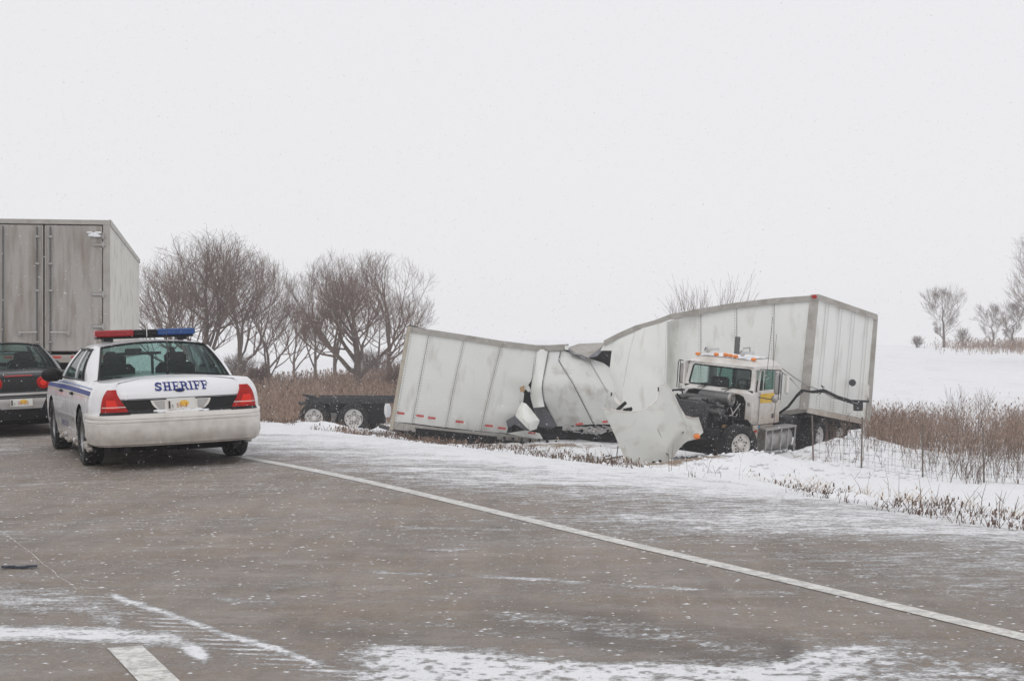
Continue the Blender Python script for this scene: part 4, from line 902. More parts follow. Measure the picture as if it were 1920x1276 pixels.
# ------------------------------------------------------------------ wrecked tractor
def tractor():
    yaw = R(35); hd = Vector((-math.sin(yaw), -math.cos(yaw), 0)); rt = Vector((hd.y, -hd.x, 0)); up = Vector((0, 0, 1))
    Mx = Matrix((rt, hd, up)).transposed().to_4x4() @ Matrix.Rotation(R(-5.0), 4, 'Y') @ Matrix.Rotation(R(-1.0), 4, 'X')
    # local: x passenger side, y forward, z up; the driver-side front cab corner (-1.0, 0, .95) is sighted at (1404, 795) at 40 m
    want = P(1410, 798, 39.2); Mx.translation = want-(Mx.to_3x3() @ Vector((-1.0, 0, .92)))
    t = empty('truck_tractor', mat=Mx)
    W_ = M['truckwhite']
    def B(name, c, s, m, par=t, bv=.01): return MB().box(c, s).build(name, m, par, bevel=bv)
    # chassis
    for s in (-1, 1): B('frame_rail', (s*.43, -1.8, .82), (.09, 7.4, .26), M['dark'])
    m = MB()
    for y in (-5, -4.2, -3.4, -2.4, 1.6): m.box((0, y, .82), (.8, .12, .2))
    m.box((0, -4.2, 1.0), (.9, 1.0, .1)); m.box((.0, .9, .55), (1.9, .14, .14)); m.box((-.7, -2.3, .72), (.5, 1.2, .35)); m.build('cross_members', M['dark'], t)
    wheel_parts(t, (-1.02, .72, .50), .51, .28, -1, M['rimwhite'], .29, True).rotation_euler = (0, 0, R(-24))
    wheel_parts(t, (1.02, .72, .50), .51, .28, 1, M['rimwhite'], .29, True).rotation_euler = (0, 0, R(-24))
    for y in (-3.6, -4.9):
        for s in (-1, 1): wheel_parts(t, (s*.98, y, .42), .51, .52, s, M['rimwhite'], .29, True)
        MB().tube([(-1, y, .42), (1, y, .42)], .08, 8).build('axle', M['dark'], t)
    # cab floor, rear wall, passenger side
    B('cab_floor', (0, -.75, .97), (1.94, 1.4, .06), M['interior'])
    rw_ = MB(); rw_.box((0, -1.47, 1.28), (1.96, .05, .66)); rw_.box((0, -1.47, 2.32), (1.96, .05, .14))
    for x in (-.9, .9): rw_.box((x, -1.47, 1.93), (.16, .05, .64))
    rw_.box((0, -1.47, 1.93), (.5, .05, .64)); rw_.build('rear_wall', W_, t, bevel=.01)
    for s in (-.52, .52): MB().box((s, -1.47, 1.93), (.56, .01, .62)).build('rear_window', M['glass'], t)
    pw = MB(); pw.box((.99, -.72, 1.35), (.05, 1.44, .8)); pw.box((.99, -.1, 2.0), (.05, .18, .5)); pw.box((.99, -1.38, 2.0), (.05, .16, .5)); pw.box((.99, -.72, 2.3), (.05, 1.44, .1)); pw.build('passenger_door', W_, t, bevel=.01)
    # driver side body
    dv = MB(); dv.box((-.985, -.12, 1.33), (.05, .24, .82)); dv.box((-.985, -1.34, 1.63), (.05, .26, 1.42)); dv.box((-.96, -.72, 2.33), (.07, 1.42, .1)); dv.build('cab_side', W_, t, bevel=.012)
    # driver door with window frame
    d = MB().rbox((-1.005, -.70, 1.33), (.05, .92, .84), .02).build('door', W_, t, True)
    fr = MB(); z0, z1 = 1.76, 2.28
    fr.poly([(-1.005, -.245, z0), (-1.005, -.20, z0), (-.985, -.30, z1), (-.985, -.345, z1)], (.04, 0, 0)); fr.box((-1.0, -1.13, 2.02), (.045, .05, .54)); fr.box((-.995, -.73, 2.285), (.045, .85, .04)); fr.box((-1.005, -.69, 1.755), (.05, .93, .04)); fr.box((-.998, -.46, 2.02), (.03, .02, .5))
    fr.build('window_frame', W_, d)
    MB().poly([(-1.0, -.24, z0+.01), (-1.0, -.45, z0+.01), (-.99, -.45, z1-.01), (-.985, -.34, z1-.01)], (.006, 0, 0)).build('vent_window', M['glass'], d)
    MB().rbox((-1.04, -1.03, 1.12), (.03, .09, .11), .01).build('handle', M['dark2'], d, True)
    MB().box((-1.034, -.66, 1.58), (.008, .74, .23)).build('placard', M['yellow'], d)
    sm = MB(); sm.tube([(-1.035, -.25, .93), (-1.035, -.25, 1.74)], .006, 4); sm.tube([(-1.035, -1.15, .93), (-1.035, -1.15, 1.74)], .006, 4); sm.tube([(-1.035, -.25, .93), (-1.035, -1.15, .93)], .006, 4); sm.build('door_gap', M['ink'], d)
    # windshield wall
    def wp(x, z): k = (z-1.72)/.62; return Vector((x*(1-.05*k), .02-.16*k-.06*(x/1.0)**2, z))
    fm = MB()
    for (a, b_, z0_, z1_) in ((-.98, -.85, 1.72, 2.34), (.85, .98, 1.72, 2.34), (-.98, .98, 1.66, 1.79), (-.98, .98, 2.27, 2.36)):
        rows = [[wp(a+(b_-a)*j/10, z0_+(z1_-z0_)*i/3)+Vector((0, .01, 0)) for j in range(11)] for i in range(4)]; fm.grid(rows); fm.grid([[p-Vector((0, .07, 0)) for p in r] for r in rows])
    fm.build('windshield_frame', W_, t, True)
    MB().grid([[wp(-.85+.84*j/6, 1.79+.48*i/4) for j in range(7)] for i in range(5)]).build('windshield_pane', M['glass'], t, True)
    MB().grid([[wp(.85-.84*j/6, 1.79+.48*i/4) for j in range(7)] for i in range(5)]).build('windshield_pane', M['glass'], t, True)
    gk = MB()
    loop = [wp(x, 1.80)+Vector((0, .015, 0)) for x in np.linspace(-.82, .82, 9)]+[wp(.85, 1.84)+Vector((0, .015, 0)), wp(.84, 2.23)+Vector((0, .015, 0))]+[wp(x, 2.27)+Vector((0, .015, 0)) for x in np.linspace(.80, -.80, 9)]+[wp(-.84, 2.23)+Vector((0, .015, 0)), wp(-.85, 1.84)+Vector((0, .015, 0)), wp(-.82, 1.80)+Vector((0, .015, 0))]
    gk.tube(loop, .02, 5); gk.tube([wp(0, 1.8)+Vector((0, .015, 0)), wp(0, 2.27)+Vector((0, .015, 0))], .016, 5); gk.build('windshield_gasket', M['black'], t)
    for a, b_ in ((-.12, -.62), (.55, .1)):
        MB().tube([wp(a, 1.73)+Vector((0, .05, 0)), wp(b_, 1.84)+Vector((0, .03, 0))], .01, 4).tube([wp(a-.1, 1.68)+Vector((0, .04, 0)), wp(a-.25, 1.80)+Vector((0, .04, 0))], .008, 4).build('wiper', M['black'], t)
    # domed roof
    rows = []
    for i in range(13):
        y = .0-1.5*i/12; row = []
        for j in range(15):
            x = -1.0+2.0*j/14; e = (1-abs(x)**5)*(1-(abs(i/12-.5)*2)**5); row.append(Vector((x*.985, y-.12 if i == 0 else y-.12*(1-i/12), 2.345+.19*max(0, e)**.5)))
        rows.append(row)
    MB().grid(rows).build('cab_roof', M['snowobj'] if False else W_, t, True)
    sn_ = MB(); rows2 = [[p+Vector((0, 0, .012+.02*random.random())) for p in r[2:-2]] for r in rows[1:-1]]; sn_.grid(rows2).build('roof_snow', M['snowobj'], t, True)
    for x in (-.78, -.28, -.0, .26, .78): MB().ball((x, -.28, 2.575-.06*abs(x)), .06, 10, (1.25, 1, .75)).build('marker_lamp', M['amber'], t, True)
    MB().ball((-.13, -.28, 2.57), .06, 8, (1.3, 1, .7)).build('marker_lamp', M['amber'], t, True)
    for x in (-.50, .48):
        h_ = MB().lathe([(-.05, .085), (.0, .06), (-.1, .035), (-.55, .025), (-.62, .05), (-.66, 0)], (x, -.15, 2.66), 'y', 14); h_.build('air_horn', M['chrome'], t, True)
    MB().tube([(-.52, -.2, 2.78), (-.52, -.55, 2.79), (-.5, -.6, 2.7)], .018, 5).build('horn_bracket', M['alu'], t)
    MB().lathe([(0, .07), (2.02, .07)], (.38, -1.62, .95), 'z', 14).build('exhaust_stack', M['greymetal'], t, True)
    # cowl: white arch round the engine bay opening, dark firewall behind
    B('firewall', (0, -.04, 1.36), (1.9, .04, .82), M['dark'])
    ar = MB(); inner = [(-.80, .93), (-.80, 1.50), (-.74, 1.60), (-.62, 1.645), (.62, 1.665), (.78, 1.63), (.86, 1.52), (.86, 1.2)]
    outer = [(-1.0, .93), (-1.0, 1.62), (-1.0, 1.68), (-.9, 1.70), (.9, 1.70), (.98, 1.68), (.98, 1.6), (.98, 1.2)]
    rings = [[Vector((a[0], .06, a[1])), Vector((b_[0], .06, b_[1])), Vector((b_[0], -.06, b_[1])), Vector((a[0], -.03, a[1]))] for a, b_ in zip(inner, outer)]
    ar.rings(rings, True, True); ar.build('cowl', W_, t, bevel=.012)
    MB().tube([Vector((a[0], .07, a[1])) for a in inner], .02, 5).build('cowl_gasket', M['black'], t)
    B('cowl_latch', (-.9, .07, 1.45), (.07, .02, .08), M['alu'])
    # quarter fender / step support
    MB().poly([(-1.10, .13, .95), (-1.10, -.16, .95), (-1.10, -.12, .12), (-1.10, .02, .12)], (.36, 0, 0)).build('fender_support', W_, t, bevel=.02)
    B('fender_cap', (-.93, .02, .985), (.36, .34, .04), M['alu']); MB().rbox((-1.11, .0, .80), (.02, .13, .06), .008).build('side_marker', M['redlens'], t, True)
    MB().rings([[Vector((-1.1, .72-.66*math.cos(a), .5+.66*math.sin(a))), Vector((-.74, .72-.66*math.cos(a), .5+.66*math.sin(a))), Vector((-.74, .72-.63*math.cos(a), .5+.63*math.sin(a))), Vector((-1.1, .72-.63*math.cos(a), .5+.63*math.sin(a)))] for a in np.linspace(-.2, 1.2, 10)], True, True).build('inner_fender', M['dark'], t)
    B('under_door_panel', (-.97, -.72, .83), (.06, .9, .18), W_); MB().lathe([(0, .045), (-.03, .04)], (-1.005, -.35, .86), 'x', 10).build('blue_cap', mat('blue_cap', (.05, .25, .5), .4), t)
    # tank and steps
    MB().lathe([(0, 0), (0, .27), (.02, .29), (1.45, .29), (1.47, .27), (1.47, 0)], (-.92, -1.95, .52), 'y', 24).build('fuel_tank', M['alu'], t, True)
    st = MB(); st.box((-1.1, -1.15, .83), (.34, 1.7, .05)); st.box((-1.16, -1.15, .17), (.28, 1.7, .06)); st.box((-1.24, -.32, .5), (.03, .06, .68)); st.box((-1.24, -1.98, .5), (.03, .06, .68)); st.build('step', M['alu'], t, bevel=.01)
    st = MB(); [st.box((-1.225, y, .5), (.02, .04, .62)) for y in (-.7, -1.2, -1.6)]; st.build('tank_strap', M['chrome'], t)
    sn_ = MB(); [sn_.ball((-1.1+random.uniform(-.1, .1), random.uniform(-1.9, -.4), .21), .06, 7, (1, 2, .6)) for _ in range(14)]; sn_.build('step_snow', M['snowobj'], t, True)
    MB().rbox((-.6, -2.6, .75), (.5, .7, .5), .03).build('battery_box', M['dark2'], t, True)
    # mirrors
    for s, mx, my in ((-1, 1.40, -.42), (1, 1.24, -.42)):
        mr_ = MB().rbox((s*mx, my, 1.98), (.17, .10, .52), .04).build('mirror', M['alu'], t, True)
        br_ = MB(); br_.tube([(s*1.0, -.25, 2.30), (s*(mx+.1), my+.05, 2.32), (s*(mx+.13), my+.05, 2.25), (s*(mx+.13), my+.05, 1.62), (s*mx, my+.06, 1.58), (s*1.0, -.2, 1.62)], .013, 5); br_.tube([(s*(mx+.07), my+.05, 2.32), (s*(mx+.07), my+.05, 1.6)], .012, 5); br_.build('mirror_bracket', M['dark2'], mr_)
        MB().ball((s*(mx-.02), my+.05, 1.60), .10, 10, (1, .5, 1)).build('convex_mirror', M['alu'], mr_, True)
    MB().rbox((-1.56, -.62, 1.98), (.10, .08, .48), .03).build('rear_mirror_shell', M['truckwhite'], t, True)
    MB().tube([(-1.2, -.2, 2.1), (-1.22, -.25, 3.6)], .007, 4).tube([(-1.34, -.22, 2.3), (-1.34, -.3, 3.2)], .005, 4).build('antenna', M['dark2'], t)
    # interior
    for s in (-.5, .5): MB().rbox((s, -1.05, 1.55), (.5, .18, .8), .06).rbox((s, -.8, 1.2), (.5, .5, .15), .05).build('seat', M['interior'], t, True)
    B('dashboard', (0, -.22, 1.66), (1.8, .28, .16), M['interior'])
    sw = MB(); ring = [(-.52+.2*math.cos(a), -.42+.1*math.sin(a), 1.85+.16*math.sin(a)) for a in np.linspace(0, 2*PI, 19)]; sw.tube(ring, .015, 5, False); sw.tube([(-.72, -.42, 1.85), (-.32, -.42, 1.85)], .012, 4).tube([(-.52, -.42, 1.85), (-.52, -.3, 1.7)], .02, 5); sw.build('steering_wheel', M['black'], t, True)
    # engine
    MB().rbox((0, .62, 1.12), (.62, 1.15, .62), .05).build('engine_block', M['dark2'], t, True)
    e = MB(); e.rbox((0, .62, 1.48), (.42, 1.1, .14), .03)
    for k in range(6): e.lathe([(0, .045), (.12, .04)], (-.36, .15+k*.18, 1.28), 'x', 8)
    e.build('rocker_cover', M['greymetal'], t, True)
    MB().lathe([(-.5, 0), (-.5, .13), (-.46, .155), (.30, .155), (.34, .13), (.34, .09), (.36, 0)], (.02, .22, 1.53), 'x', 22).build('air_cleaner', M['greymetal'], t, True, M=Matrix.Translation((0, 0, 0)))
    MB().lathe([(0, .17), (-.05, .17), (-.06, .12), (-.02, .1), (-.02, .05), (-.08, .05), (-.08, 0)], (-.48, .22, 1.53), 'x', 22).build('air_cleaner_cap', M['alu'], t, True)
    MB().tube([(.3, .3, 1.5), (.55, .6, 1.52), (.6, 1.1, 1.48), (.5, 1.5, 1.35)], .08, 10).tube([(-.36, .5, 1.1), (-.5, 1.0, 1.25), (-.3, 1.45, 1.35)], .06, 8).build('intake_pipe', M['greymetal'], t, True)
    MB().lathe([(-.12, .13), (0, .14), (.12, .1)], (-.42, .75, 1.2), 'y', 14).lathe([(0, .1), (.15, .1)], (-.42, .35, 1.05), 'y', 12).build('turbocharger', M['greymetal'], t, True)
    rd = MB(); rd.box((0, 1.55, 1.08), (1.0, .10, .78)); rd.build('radiator', M['dark2'], t, bevel=.01)
    rd = MB()
    for s in (-1, 1): rd.box((s*.52, 1.53, 1.08), (.04, .12, .82))
    rd.box((0, 1.53, 1.49), (1.0, .14, .05)); rd.build('radiator_frame', M['dark2'], t, bevel=.008)
    MB().tube([(.5, 1.7, 1.62), (.75, .9, 1.66), (.9, .1, 1.62)], .025, 6).tube([(-.45, 1.65, 1.6), (-.3, 0, 1.25)], .02, 6).build('brace_rod', M['dark'], t)
    MB().ball((-.5, .55, .86), .055, 8).lathe([(0, .07), (.1, .07)], (-.55, .5, .86), 'x', 12).build('oil_filter', M['plywood'], t, True)
    h_ = MB(); rg = random.Random(5)
    for k in range(34):
        a = Vector((rg.uniform(-.75, .6), rg.uniform(.05, 1.6), rg.uniform(.75, 1.55))); b_ = a+Vector((rg.uniform(-.3, .3), rg.uniform(-.5, .5), rg.uniform(-.4, .3))); c_ = (a+b_)/2+Vector((rg.uniform(-.1, .1), 0, -rg.uniform(0, .25)))
        h_.tube([a, a.lerp(c_, .6)+Vector((0, 0, -.02)), c_, b_.lerp(c_, .4), b_], rg.uniform(.008, .03), 5)
    h_.build('engine_hoses', M['dark'], t, True)
    h_ = MB()
    for k in range(16):
        c_ = (rg.uniform(-.7, .2), rg.uniform(.1, 1.5), rg.uniform(.7, 1.45)); h_.rbox(c_, (rg.uniform(.05, .16), rg.uniform(.05, .2), rg.uniform(.05, .14)), .012)
    h_.build('engine_accessories', M['greymetal'], t, True)
    MB().tube([(-.72, .15, 1.45), (-.66, .4, 1.2), (-.68, .42, 1.0), (-.74, .2, .85)], .013, 5).tube([(-.6, .1, 1.5), (-.72, .2, 1.3), (-.7, .1, 1.1)], .012, 5).build('coolant_hose', M['alu'], t, True)
    for k in range(22):
        a = Vector((rg.uniform(-.8, -.1), rg.uniform(.1, 1.6), rg.uniform(.8, 1.5))); b2_ = a+Vector((rg.uniform(-.15, .25), rg.uniform(-.35, .35), rg.uniform(-.35, .15)))
        MB().tube([a, (a+b2_)/2+Vector((-.08, 0, -.05)), b2_], rg.uniform(.006, .018), 5).build('wiring', M[rg.choice(['greymetal', 'alu', 'dark2', 'redtape', 'plywood'])] if k % 3 == 0 else M['dark2'], t, True)
    B('steering_gear', (-.5, .95, .72), (.3, .5, .3), M['dark']); 
    b_ = MB(); b_.rbox((0, 1.75, .62), (1.9, .12, .3), .04); b_.box((0, 1.6, .75), (1.7, .5, .3)); b_.box((-.8, 1.3, .45), (.3, .8, .3)); b_.build('front_bumper', M['dark'], t, True)
    B('splash_shield', (-.3, 1.1, .5), (1.2, 1.3, .35), M['dark'])
    # hood, hinged forward and resting on its nose (sighted points)
    inv = Mx.inverted()
    def wl(o):
        o.data.transform(inv); return o
    Hm = M['hoodwhite']
    cols = [PL(c_) for c_ in (
        [(1130, 765, 37.9), (1153, 816, 37.5), (1169, 854, 37.2), (1180, 870, 37.1)],
        [(1171, 771, 37.6), (1192, 820, 37.1), (1213, 870, 36.85)],
        [(1203, 770, 37.45), (1225, 797, 37.05), (1247, 842, 36.75), (1251, 868, 36.7)],
        [(1231, 749, 37.75), (1243, 785, 37.25), (1260, 826, 36.95), (1263, 856, 36.95)],
        [(1236, 722, 38.05), (1250, 762, 37.6), (1270, 812, 37.15), (1274, 840, 37.15)],
        [(1252, 723, 38.2), (1266, 757, 37.8), (1284, 804, 37.35), (1287, 828, 37.25)],
        [(1264, 742, 38.2), (1279, 772, 37.9), (1293, 806, 37.45), (1296, 825, 37.3)],
        [(1284, 779, 37.9), (1294, 791, 37.6), (1303, 808, 37.3), (1303, 823, 37.15)],
        [(1310, 783, 37.45), (1315, 797, 37.3), (1319, 810, 37.2), (1309, 819, 37.1)])]
    nv_ = 22; cols = [resample(c_, nv_) for c_ in cols]; hr = []
    for i in range(nv_+1):
        c_ = [q_[i] for q_ in cols]; row = []
        for j in range(len(c_)-1):
            p0, p1, p2, p3 = c_[max(0, j-1)], c_[j], c_[j+1], c_[min(len(c_)-1, j+2)]
            for k in range(4):
                u = k/4; row.append(.5*((2*p1)+(p2-p0)*u+(2*p0-5*p1+4*p2-p3)*u*u+(3*p1-p0-3*p2+p3)*u**3))
        row.append(c_[-1]); hr.append(row)
    hb = MB(); bk = Vector((0, .045, 0)); hb.grid(hr); hb.grid([[p+bk for p in r_][::-1] for r_ in hr]); n_ = len(hr[0])
    rim_ = hr[0]+[hr[i][-1] for i in range(1, nv_+1)]+hr[-1][-2::-1]+[hr[i][0] for i in range(nv_-1, 0, -1)]; hb.rings([rim_, [p+bk for p in rim_]])
    hood = wl(hb.build('hood', Hm, t, True))
    wl(MB().tube([p+Vector((0, -.02, 0)) for p in PL([(1214, 766, 37.55), (1234, 806, 37.0), (1252, 846, 36.78)])], .007, 4).build('hood_seam', M['rivet'], hood))
    wl(MB().tube([hr[0][j] for j in range(0, n_, 2)], .018, 6).build('hood_lip', M['truckwhite'], hood, True))
    wl(MB().rbox(P(1306.5, 818, 36.95), (.15, .12, .14), .04).build('turn_signal', M['amber'], hood, True))
    far_ = sheet('far_fender', PL([(1140, 736, 39.6), (1136, 748, 39.6), (1138, 764, 39.5)]), PL([(1148, 735, 39.4), (1152, 752, 39.0), (1168, 768, 38.6)]), Hm, hood, nu=6, nv=8, amp=.02, back=(0, .04, 0), seed=60); wl(far_)
    wl(MB().poly(PL([(1148, 746, 39.2), (1156, 757, 38.9), (1168, 768, 38.5), (1172, 766, 38.6), (1162, 752, 39.1), (1154, 742, 39.3)]), (0, .04, 0)).build('inner_hood_rib', M['truckwhite'], hood))
    wl(MB().tube(PL([(1157, 768, 38.5), (1173, 754, 38.6)]), .045, 5).tube(PL([(1170, 769, 38.5), (1184, 766, 38.6)]), .05, 5).tube(PL([(1175, 766, 38.6), (1181, 772, 38.5)]), .04, 5).build('hood_hinge', M['dark'], hood))
    for x, y in ((1146, 739), (1234, 729)): wl(MB().box(P(x, y, 37.9 if x > 1200 else 39.4)+Vector((0, -.05, 0)), (.03, .03, .10)).build('latch', M['dark'], hood))
    wl(MB().tube(PL([(1278, 806, 37.4), (1278, 813, 37.3), (1282, 809, 37.2)]), .010, 5).tube(PL([(1249, 849, 36.65), (1253, 853, 36.65)]), .016, 6).build('hood_bracket', M['dark2'], hood))
    wl(MB().tube(PL([(1304, 821, 37.6), (1326, 823, 38), (1340, 820, 38.4), (1354, 816, 38.8)]), .035, 6).build('bent_trim', M['chrome'], t, True))
    # air lines to the trailer nose
    wl(MB().tube(PL([(1466, 690, 41), (1490, 708, 41.2), (1515, 722, 41.2), (1540, 733, 41.4), (1560, 745, 41.6), (1608, 757, 42)]), .018, 5).tube(PL([(1466, 697, 41), (1485, 712, 41.2), (1502, 730, 41)]), .016, 5).build('air_line', M['alu'], t, True))
    wl(MB().tube(PL([(1456, 778, 41.3), (1478, 762, 41.2), (1495, 740, 41), (1503, 731, 41), (1520, 734, 41), (1545, 731, 41.3), (1570, 743, 41.6), (1595, 751, 41.9), (1628, 752, 42.3)]), .035, 6).tube(PL([(1495, 742, 40.95), (1507, 732, 41), (1525, 735.5, 41), (1547, 734, 41.3), (1575, 748, 41.6), (1612, 760, 42)]), .025, 6).tube(PL([(1535, 740, 41), (1545, 731, 41.1), (1540, 722, 41.2), (1546, 726, 41.2)]), .012, 4).build('power_cable', M['black'], t, True))
    MB().rbox((-.85, -1.62, 2.32), (.08, .12, .12), .02).build('cable_bracket', M['black'], t, True)
    return tag(t, 'white conventional truck tractor with torn open engine bay stuck in the ditch', 'truck')
tractor()

# debris
r1 = MB().tube(PL([(1159, 835, 36.6), (1156, 856, 36.5)]), .012, 5).tube(PL([(1156, 856, 36.5), (1137, 860, 36.4), (1130, 857, 36.5), (1147, 853, 36.6)]), .012, 5).tube(PL([(1138, 861, 36.3), (1168, 854, 36.6)]), .014, 5)
tag(r1.build('bent_rod', M['dark2']), 'thin bent metal rods on the snow left of the hood', 'debris')
b_ = MB(); c = P(38, 1065, EYE*F/(1065-HZ)); c.z = G(c.x, c.y)+.012
for k in range(7): b_.box(c+Vector((-.09+.03*k, random.uniform(-.015, .015), random.uniform(-.004, .006))), (.045, .035, .014), Matrix.Rotation(random.uniform(-.5, .5), 3, 'Z'))
tag(b_.build('scrap_strip', mat('blue_grey_scrap', (.06, .065, .09), .5)), 'small dark scrap lying on the asphalt at lower left', 'debris')
c = P(1231, 866, 36.6); tag(MB().box(c, (.2, .12, .05)).box(c+Vector((.08, 0, .03)), (.07, .08, .05)).build('dark_fragment', M['dark'], bevel=.02), 'small dark fragment below the hood edge', 'debris')

# ------------------------------------------------------------------ fences
def fence(name, posts, label, mesh=True, hgt=1.12, steel=True):
    p0 = Vector(posts[0]); e = empty(name, tuple(p0)); pts = [Vector(p)-p0 for p in posts]
    for i, p in enumerate(pts):
        k = random.uniform(-.03, .03)
        MB().rings([[p+Vector((a*.016+k*z, b*.015, z)) for a, b in ((-1, -1), (1, -1), (1, 1), (-1, 1))] for z in (-.2, hgt+.05)], True, True).build('post', M['wood'], e)
    w = MB(); hs = (.05, .2, .36, .52, .7, .86, .98, 1.1) if mesh else (.3, .6, .85, 1.08)
    for a, b in zip(pts, pts[1:]):
        n = 6
        for h in hs:
            sg = random.uniform(0, .05); w.tube([a.lerp(b, i/n)+Vector((0, -.03, h*hgt/1.12-sg*math.sin(PI*i/n))) for i in range(n+1)], .0028, 3, False)
        if mesh:
            L = (b-a).length; m = int(L/.19)
            for i in range(1, m):
                q_ = a.lerp(b, i/m); w.tube([q_+Vector((0, -.032, .04)), q_+Vector((0, -.032,   .86))], .0028, 3, False)
    w.build('wire', M['wire'], e); return tag(e, label, 'fence')
def fp(px, Z): X = (px-960)/F*Z; return (X, Z, G(X, Z)-.02)
fence('wire_fence', [fp(1525, 37.6), fp(1615, 36.2), fp(1730, 34.6), fp(1845, 33.1), fp(1960, 31.5), fp(2090, 30)], 'woven wire fence with thin posts beside the truck at the right')
fence('field_fence', [fp(x, z) for x, z in ((735, 60), (697, 63), (660, 66), (620, 69), (583, 72), (545, 75), (505, 79), (465, 83), (420, 88))], 'low wire fence in the brown weeds behind the detached bogie', False)

# ------------------------------------------------------------------ bare trees
def tree(name, X, Y, h, label, spread=1.0, seed=0, trunk=.28, levels=5, group=None, clear=.22, lean=0, kid=(3, 4), stems=1, thick=1, z=None, wide=.42, round_=False, leader=False):
    if group is None: group = ('bare trees behind the weeds' if X < 0 else 'bare trees on the right hand rise') if name == 'bare_tree' else 'leafless shrubs' if name == 'bare_shrub' else None
    if name == 'bare_tree': h *= 1.12; levels = 5
    rg = random.Random(seed); z0 = G(X, Y)-.15 if z is None else z; e = empty(name, (X, Y, z0)); segs = {0: [], 1: []}
    minr = .0050*thick*max(1, Y/90)
    def grow(p, d, L, r, lv):
        n = 3 if lv else 4; pts = [p.copy()]; rs = [r]; dd = d.copy(); q_ = p.copy()
        for i in range(n):
            j = .16 if lv else .06
            dd = (dd+Vector((rg.uniform(-j, j), rg.uniform(-j, j), rg.uniform(-j*.5, j)))+Vector((0, 0, .015))).normalized()
            q_ = q_+dd*(L/n); pts.append(q_.copy()); rs.append(max(minr, r*(1-.38*(i+1)/n)))
        segs[0 if lv < 2 else 1].append((pts, rs, 6 if lv == 0 else 4 if lv < 3 else 3))
        if lv >= levels: return
        k = rg.randint(*kid)+(1 if lv == 0 else 0)
        for c_ in range(k):
            u = (.45+.55*(c_+rg.random())/k) if lv else (clear+.2+(.8-clear)*(c_+.6)/k); u = min(u, 1); i = min(int(u*n), n-1); f = u*n-i
            bp = pts[i].lerp(pts[i+1], f); rr = rs[i]*(1-f)+rs[i+1]*f
            a = rg.uniform(0, 2*PI); tilt = rg.uniform(.4, 1.05)*spread*(1 if lv else 1.05)
            ax = dd.cross(Vector((math.cos(a), math.sin(a), .3))).normalized(); nd = (Matrix.Rotation(tilt, 3, ax) @ dd).normalized(); nd.z = max(nd.z, -.12); nd.normalize()
            grow(bp, nd, L*rg.uniform(.62, .95)*(1.15 if lv < 2 else .95), rr*rg.uniform(.5, .7), lv+1)
        if lv: grow(pts[-1], (dd+Vector((rg.uniform(-.25, .25), rg.uniform(-.25, .25), .1))).normalized(), L*.72, rs[-1]*.95, lv+1)
        else: grow(pts[-1], dd, L*.8, rs[-1]*.9, lv+1)
    if leader:                                # one stem carried to the tip, side limbs shortening upwards
        n = 10; pts = [Vector((rg.uniform(-.05, .05)*i, rg.uniform(-.05, .05)*i, h*.95*i/n)) for i in range(n+1)]; rs = [trunk*(1-.9*i/n)+.012 for i in range(n+1)]; segs[0].append((pts, rs, 6))
        for c_ in range(30):
            u = .14+.84*(c_+rg.random())/30; i = min(int(u*n), n-1); bp = pts[i].lerp(pts[i+1], u*n-i); a = rg.uniform(0, 2*PI); tl = rg.uniform(.6, 1.15)
            grow(bp, Vector((math.sin(tl)*math.cos(a), math.sin(tl)*math.sin(a), math.cos(tl))), h*(.10+.17*math.sin(PI*min(1, (1-u)*1.15)))*rg.uniform(.7, 1.15), trunk*.22*(1.1-u), 2)
        stems = 0
    for s in range(stems):
        d = Vector((lean+(rg.uniform(-.35, .35) if stems > 1 else 0), rg.uniform(-.2, .2) if stems > 1 else 0, 1)).normalized(); grow(Vector((rg.uniform(-.2, .2)*(stems > 1), 0, 0)), d, h*.36, trunk, 0)
    if (name == 'bare_tree' or round_) and not leader:
        mz = max(p.z for k in segs for s_ in segs[k] for p in s_[0]); cz = mz*.52; rz = mz*.40; rx = mz*wide
        for k in segs:
            for s_ in segs[k]:
                for p in s_[0]:
                    q_ = Vector((p.x/rx, p.y/rx, (p.z-cz)/rz)); rho = q_.length
                    if rho > .8 and p.z > mz*.15:
                        f_ = (.8+(rho-.8)*.42)/rho; q_ *= f_; p.x, p.y, p.z = q_.x*rx, q_.y*rx, cz+q_.z*rz
    top = max(p.z for k in segs for s_ in segs[k] for p in s_[0]); sc = h/top
    for k, nm, m in ((0, 'trunk', M['bark']), (1, 'branches', M['twig'])):
        mb = MB()
        for pts, rs, n in segs[k]: mb.tube([p*sc for p in pts], rs, n, False)
        mb.build(nm, m, e, False)
    return tag(e, label, 'tree', group)
def tat(px, Z): return (px-960)/F*Z, Z
tree('bare_tree', *tat(388, 84), 8.2, 'broad rounded bare tree rising directly behind the sheriff light bar', 1.05, 11, .27, kid=(4, 4), clear=.02, wide=.46)
tree('bare_tree', *tat(322, 94), 7.6, 'bare tree nearest to the frosted box trailer', 1.0, 52, .18, clear=.1, kid=(3, 3), wide=.38)
tree('bare_tree', *tat(446, 92), 8.2, 'bare tree just right of the widest crown behind the sheriff car', 1.0, 23, .20, clear=.1, kid=(3, 3), wide=.36)
tree('bare_tree', *tat(503, 84), 5.3, 'smaller bare tree with low forks standing between the two large groups of trees', .9, 14, .14, kid=(2, 4), wide=.32)
tree('bare_tree', *tat(592, 98), 6.9, 'slender bare tree in the middle of the row behind the weeds', .7, 15, .13, kid=(2, 3), wide=.28)
tree('bare_tree', *tat(628, 96), 7.6, 'tall slender bare tree whose stem stands just left of the thick trunk', .7, 16, .15, kid=(2, 4), wide=.28)
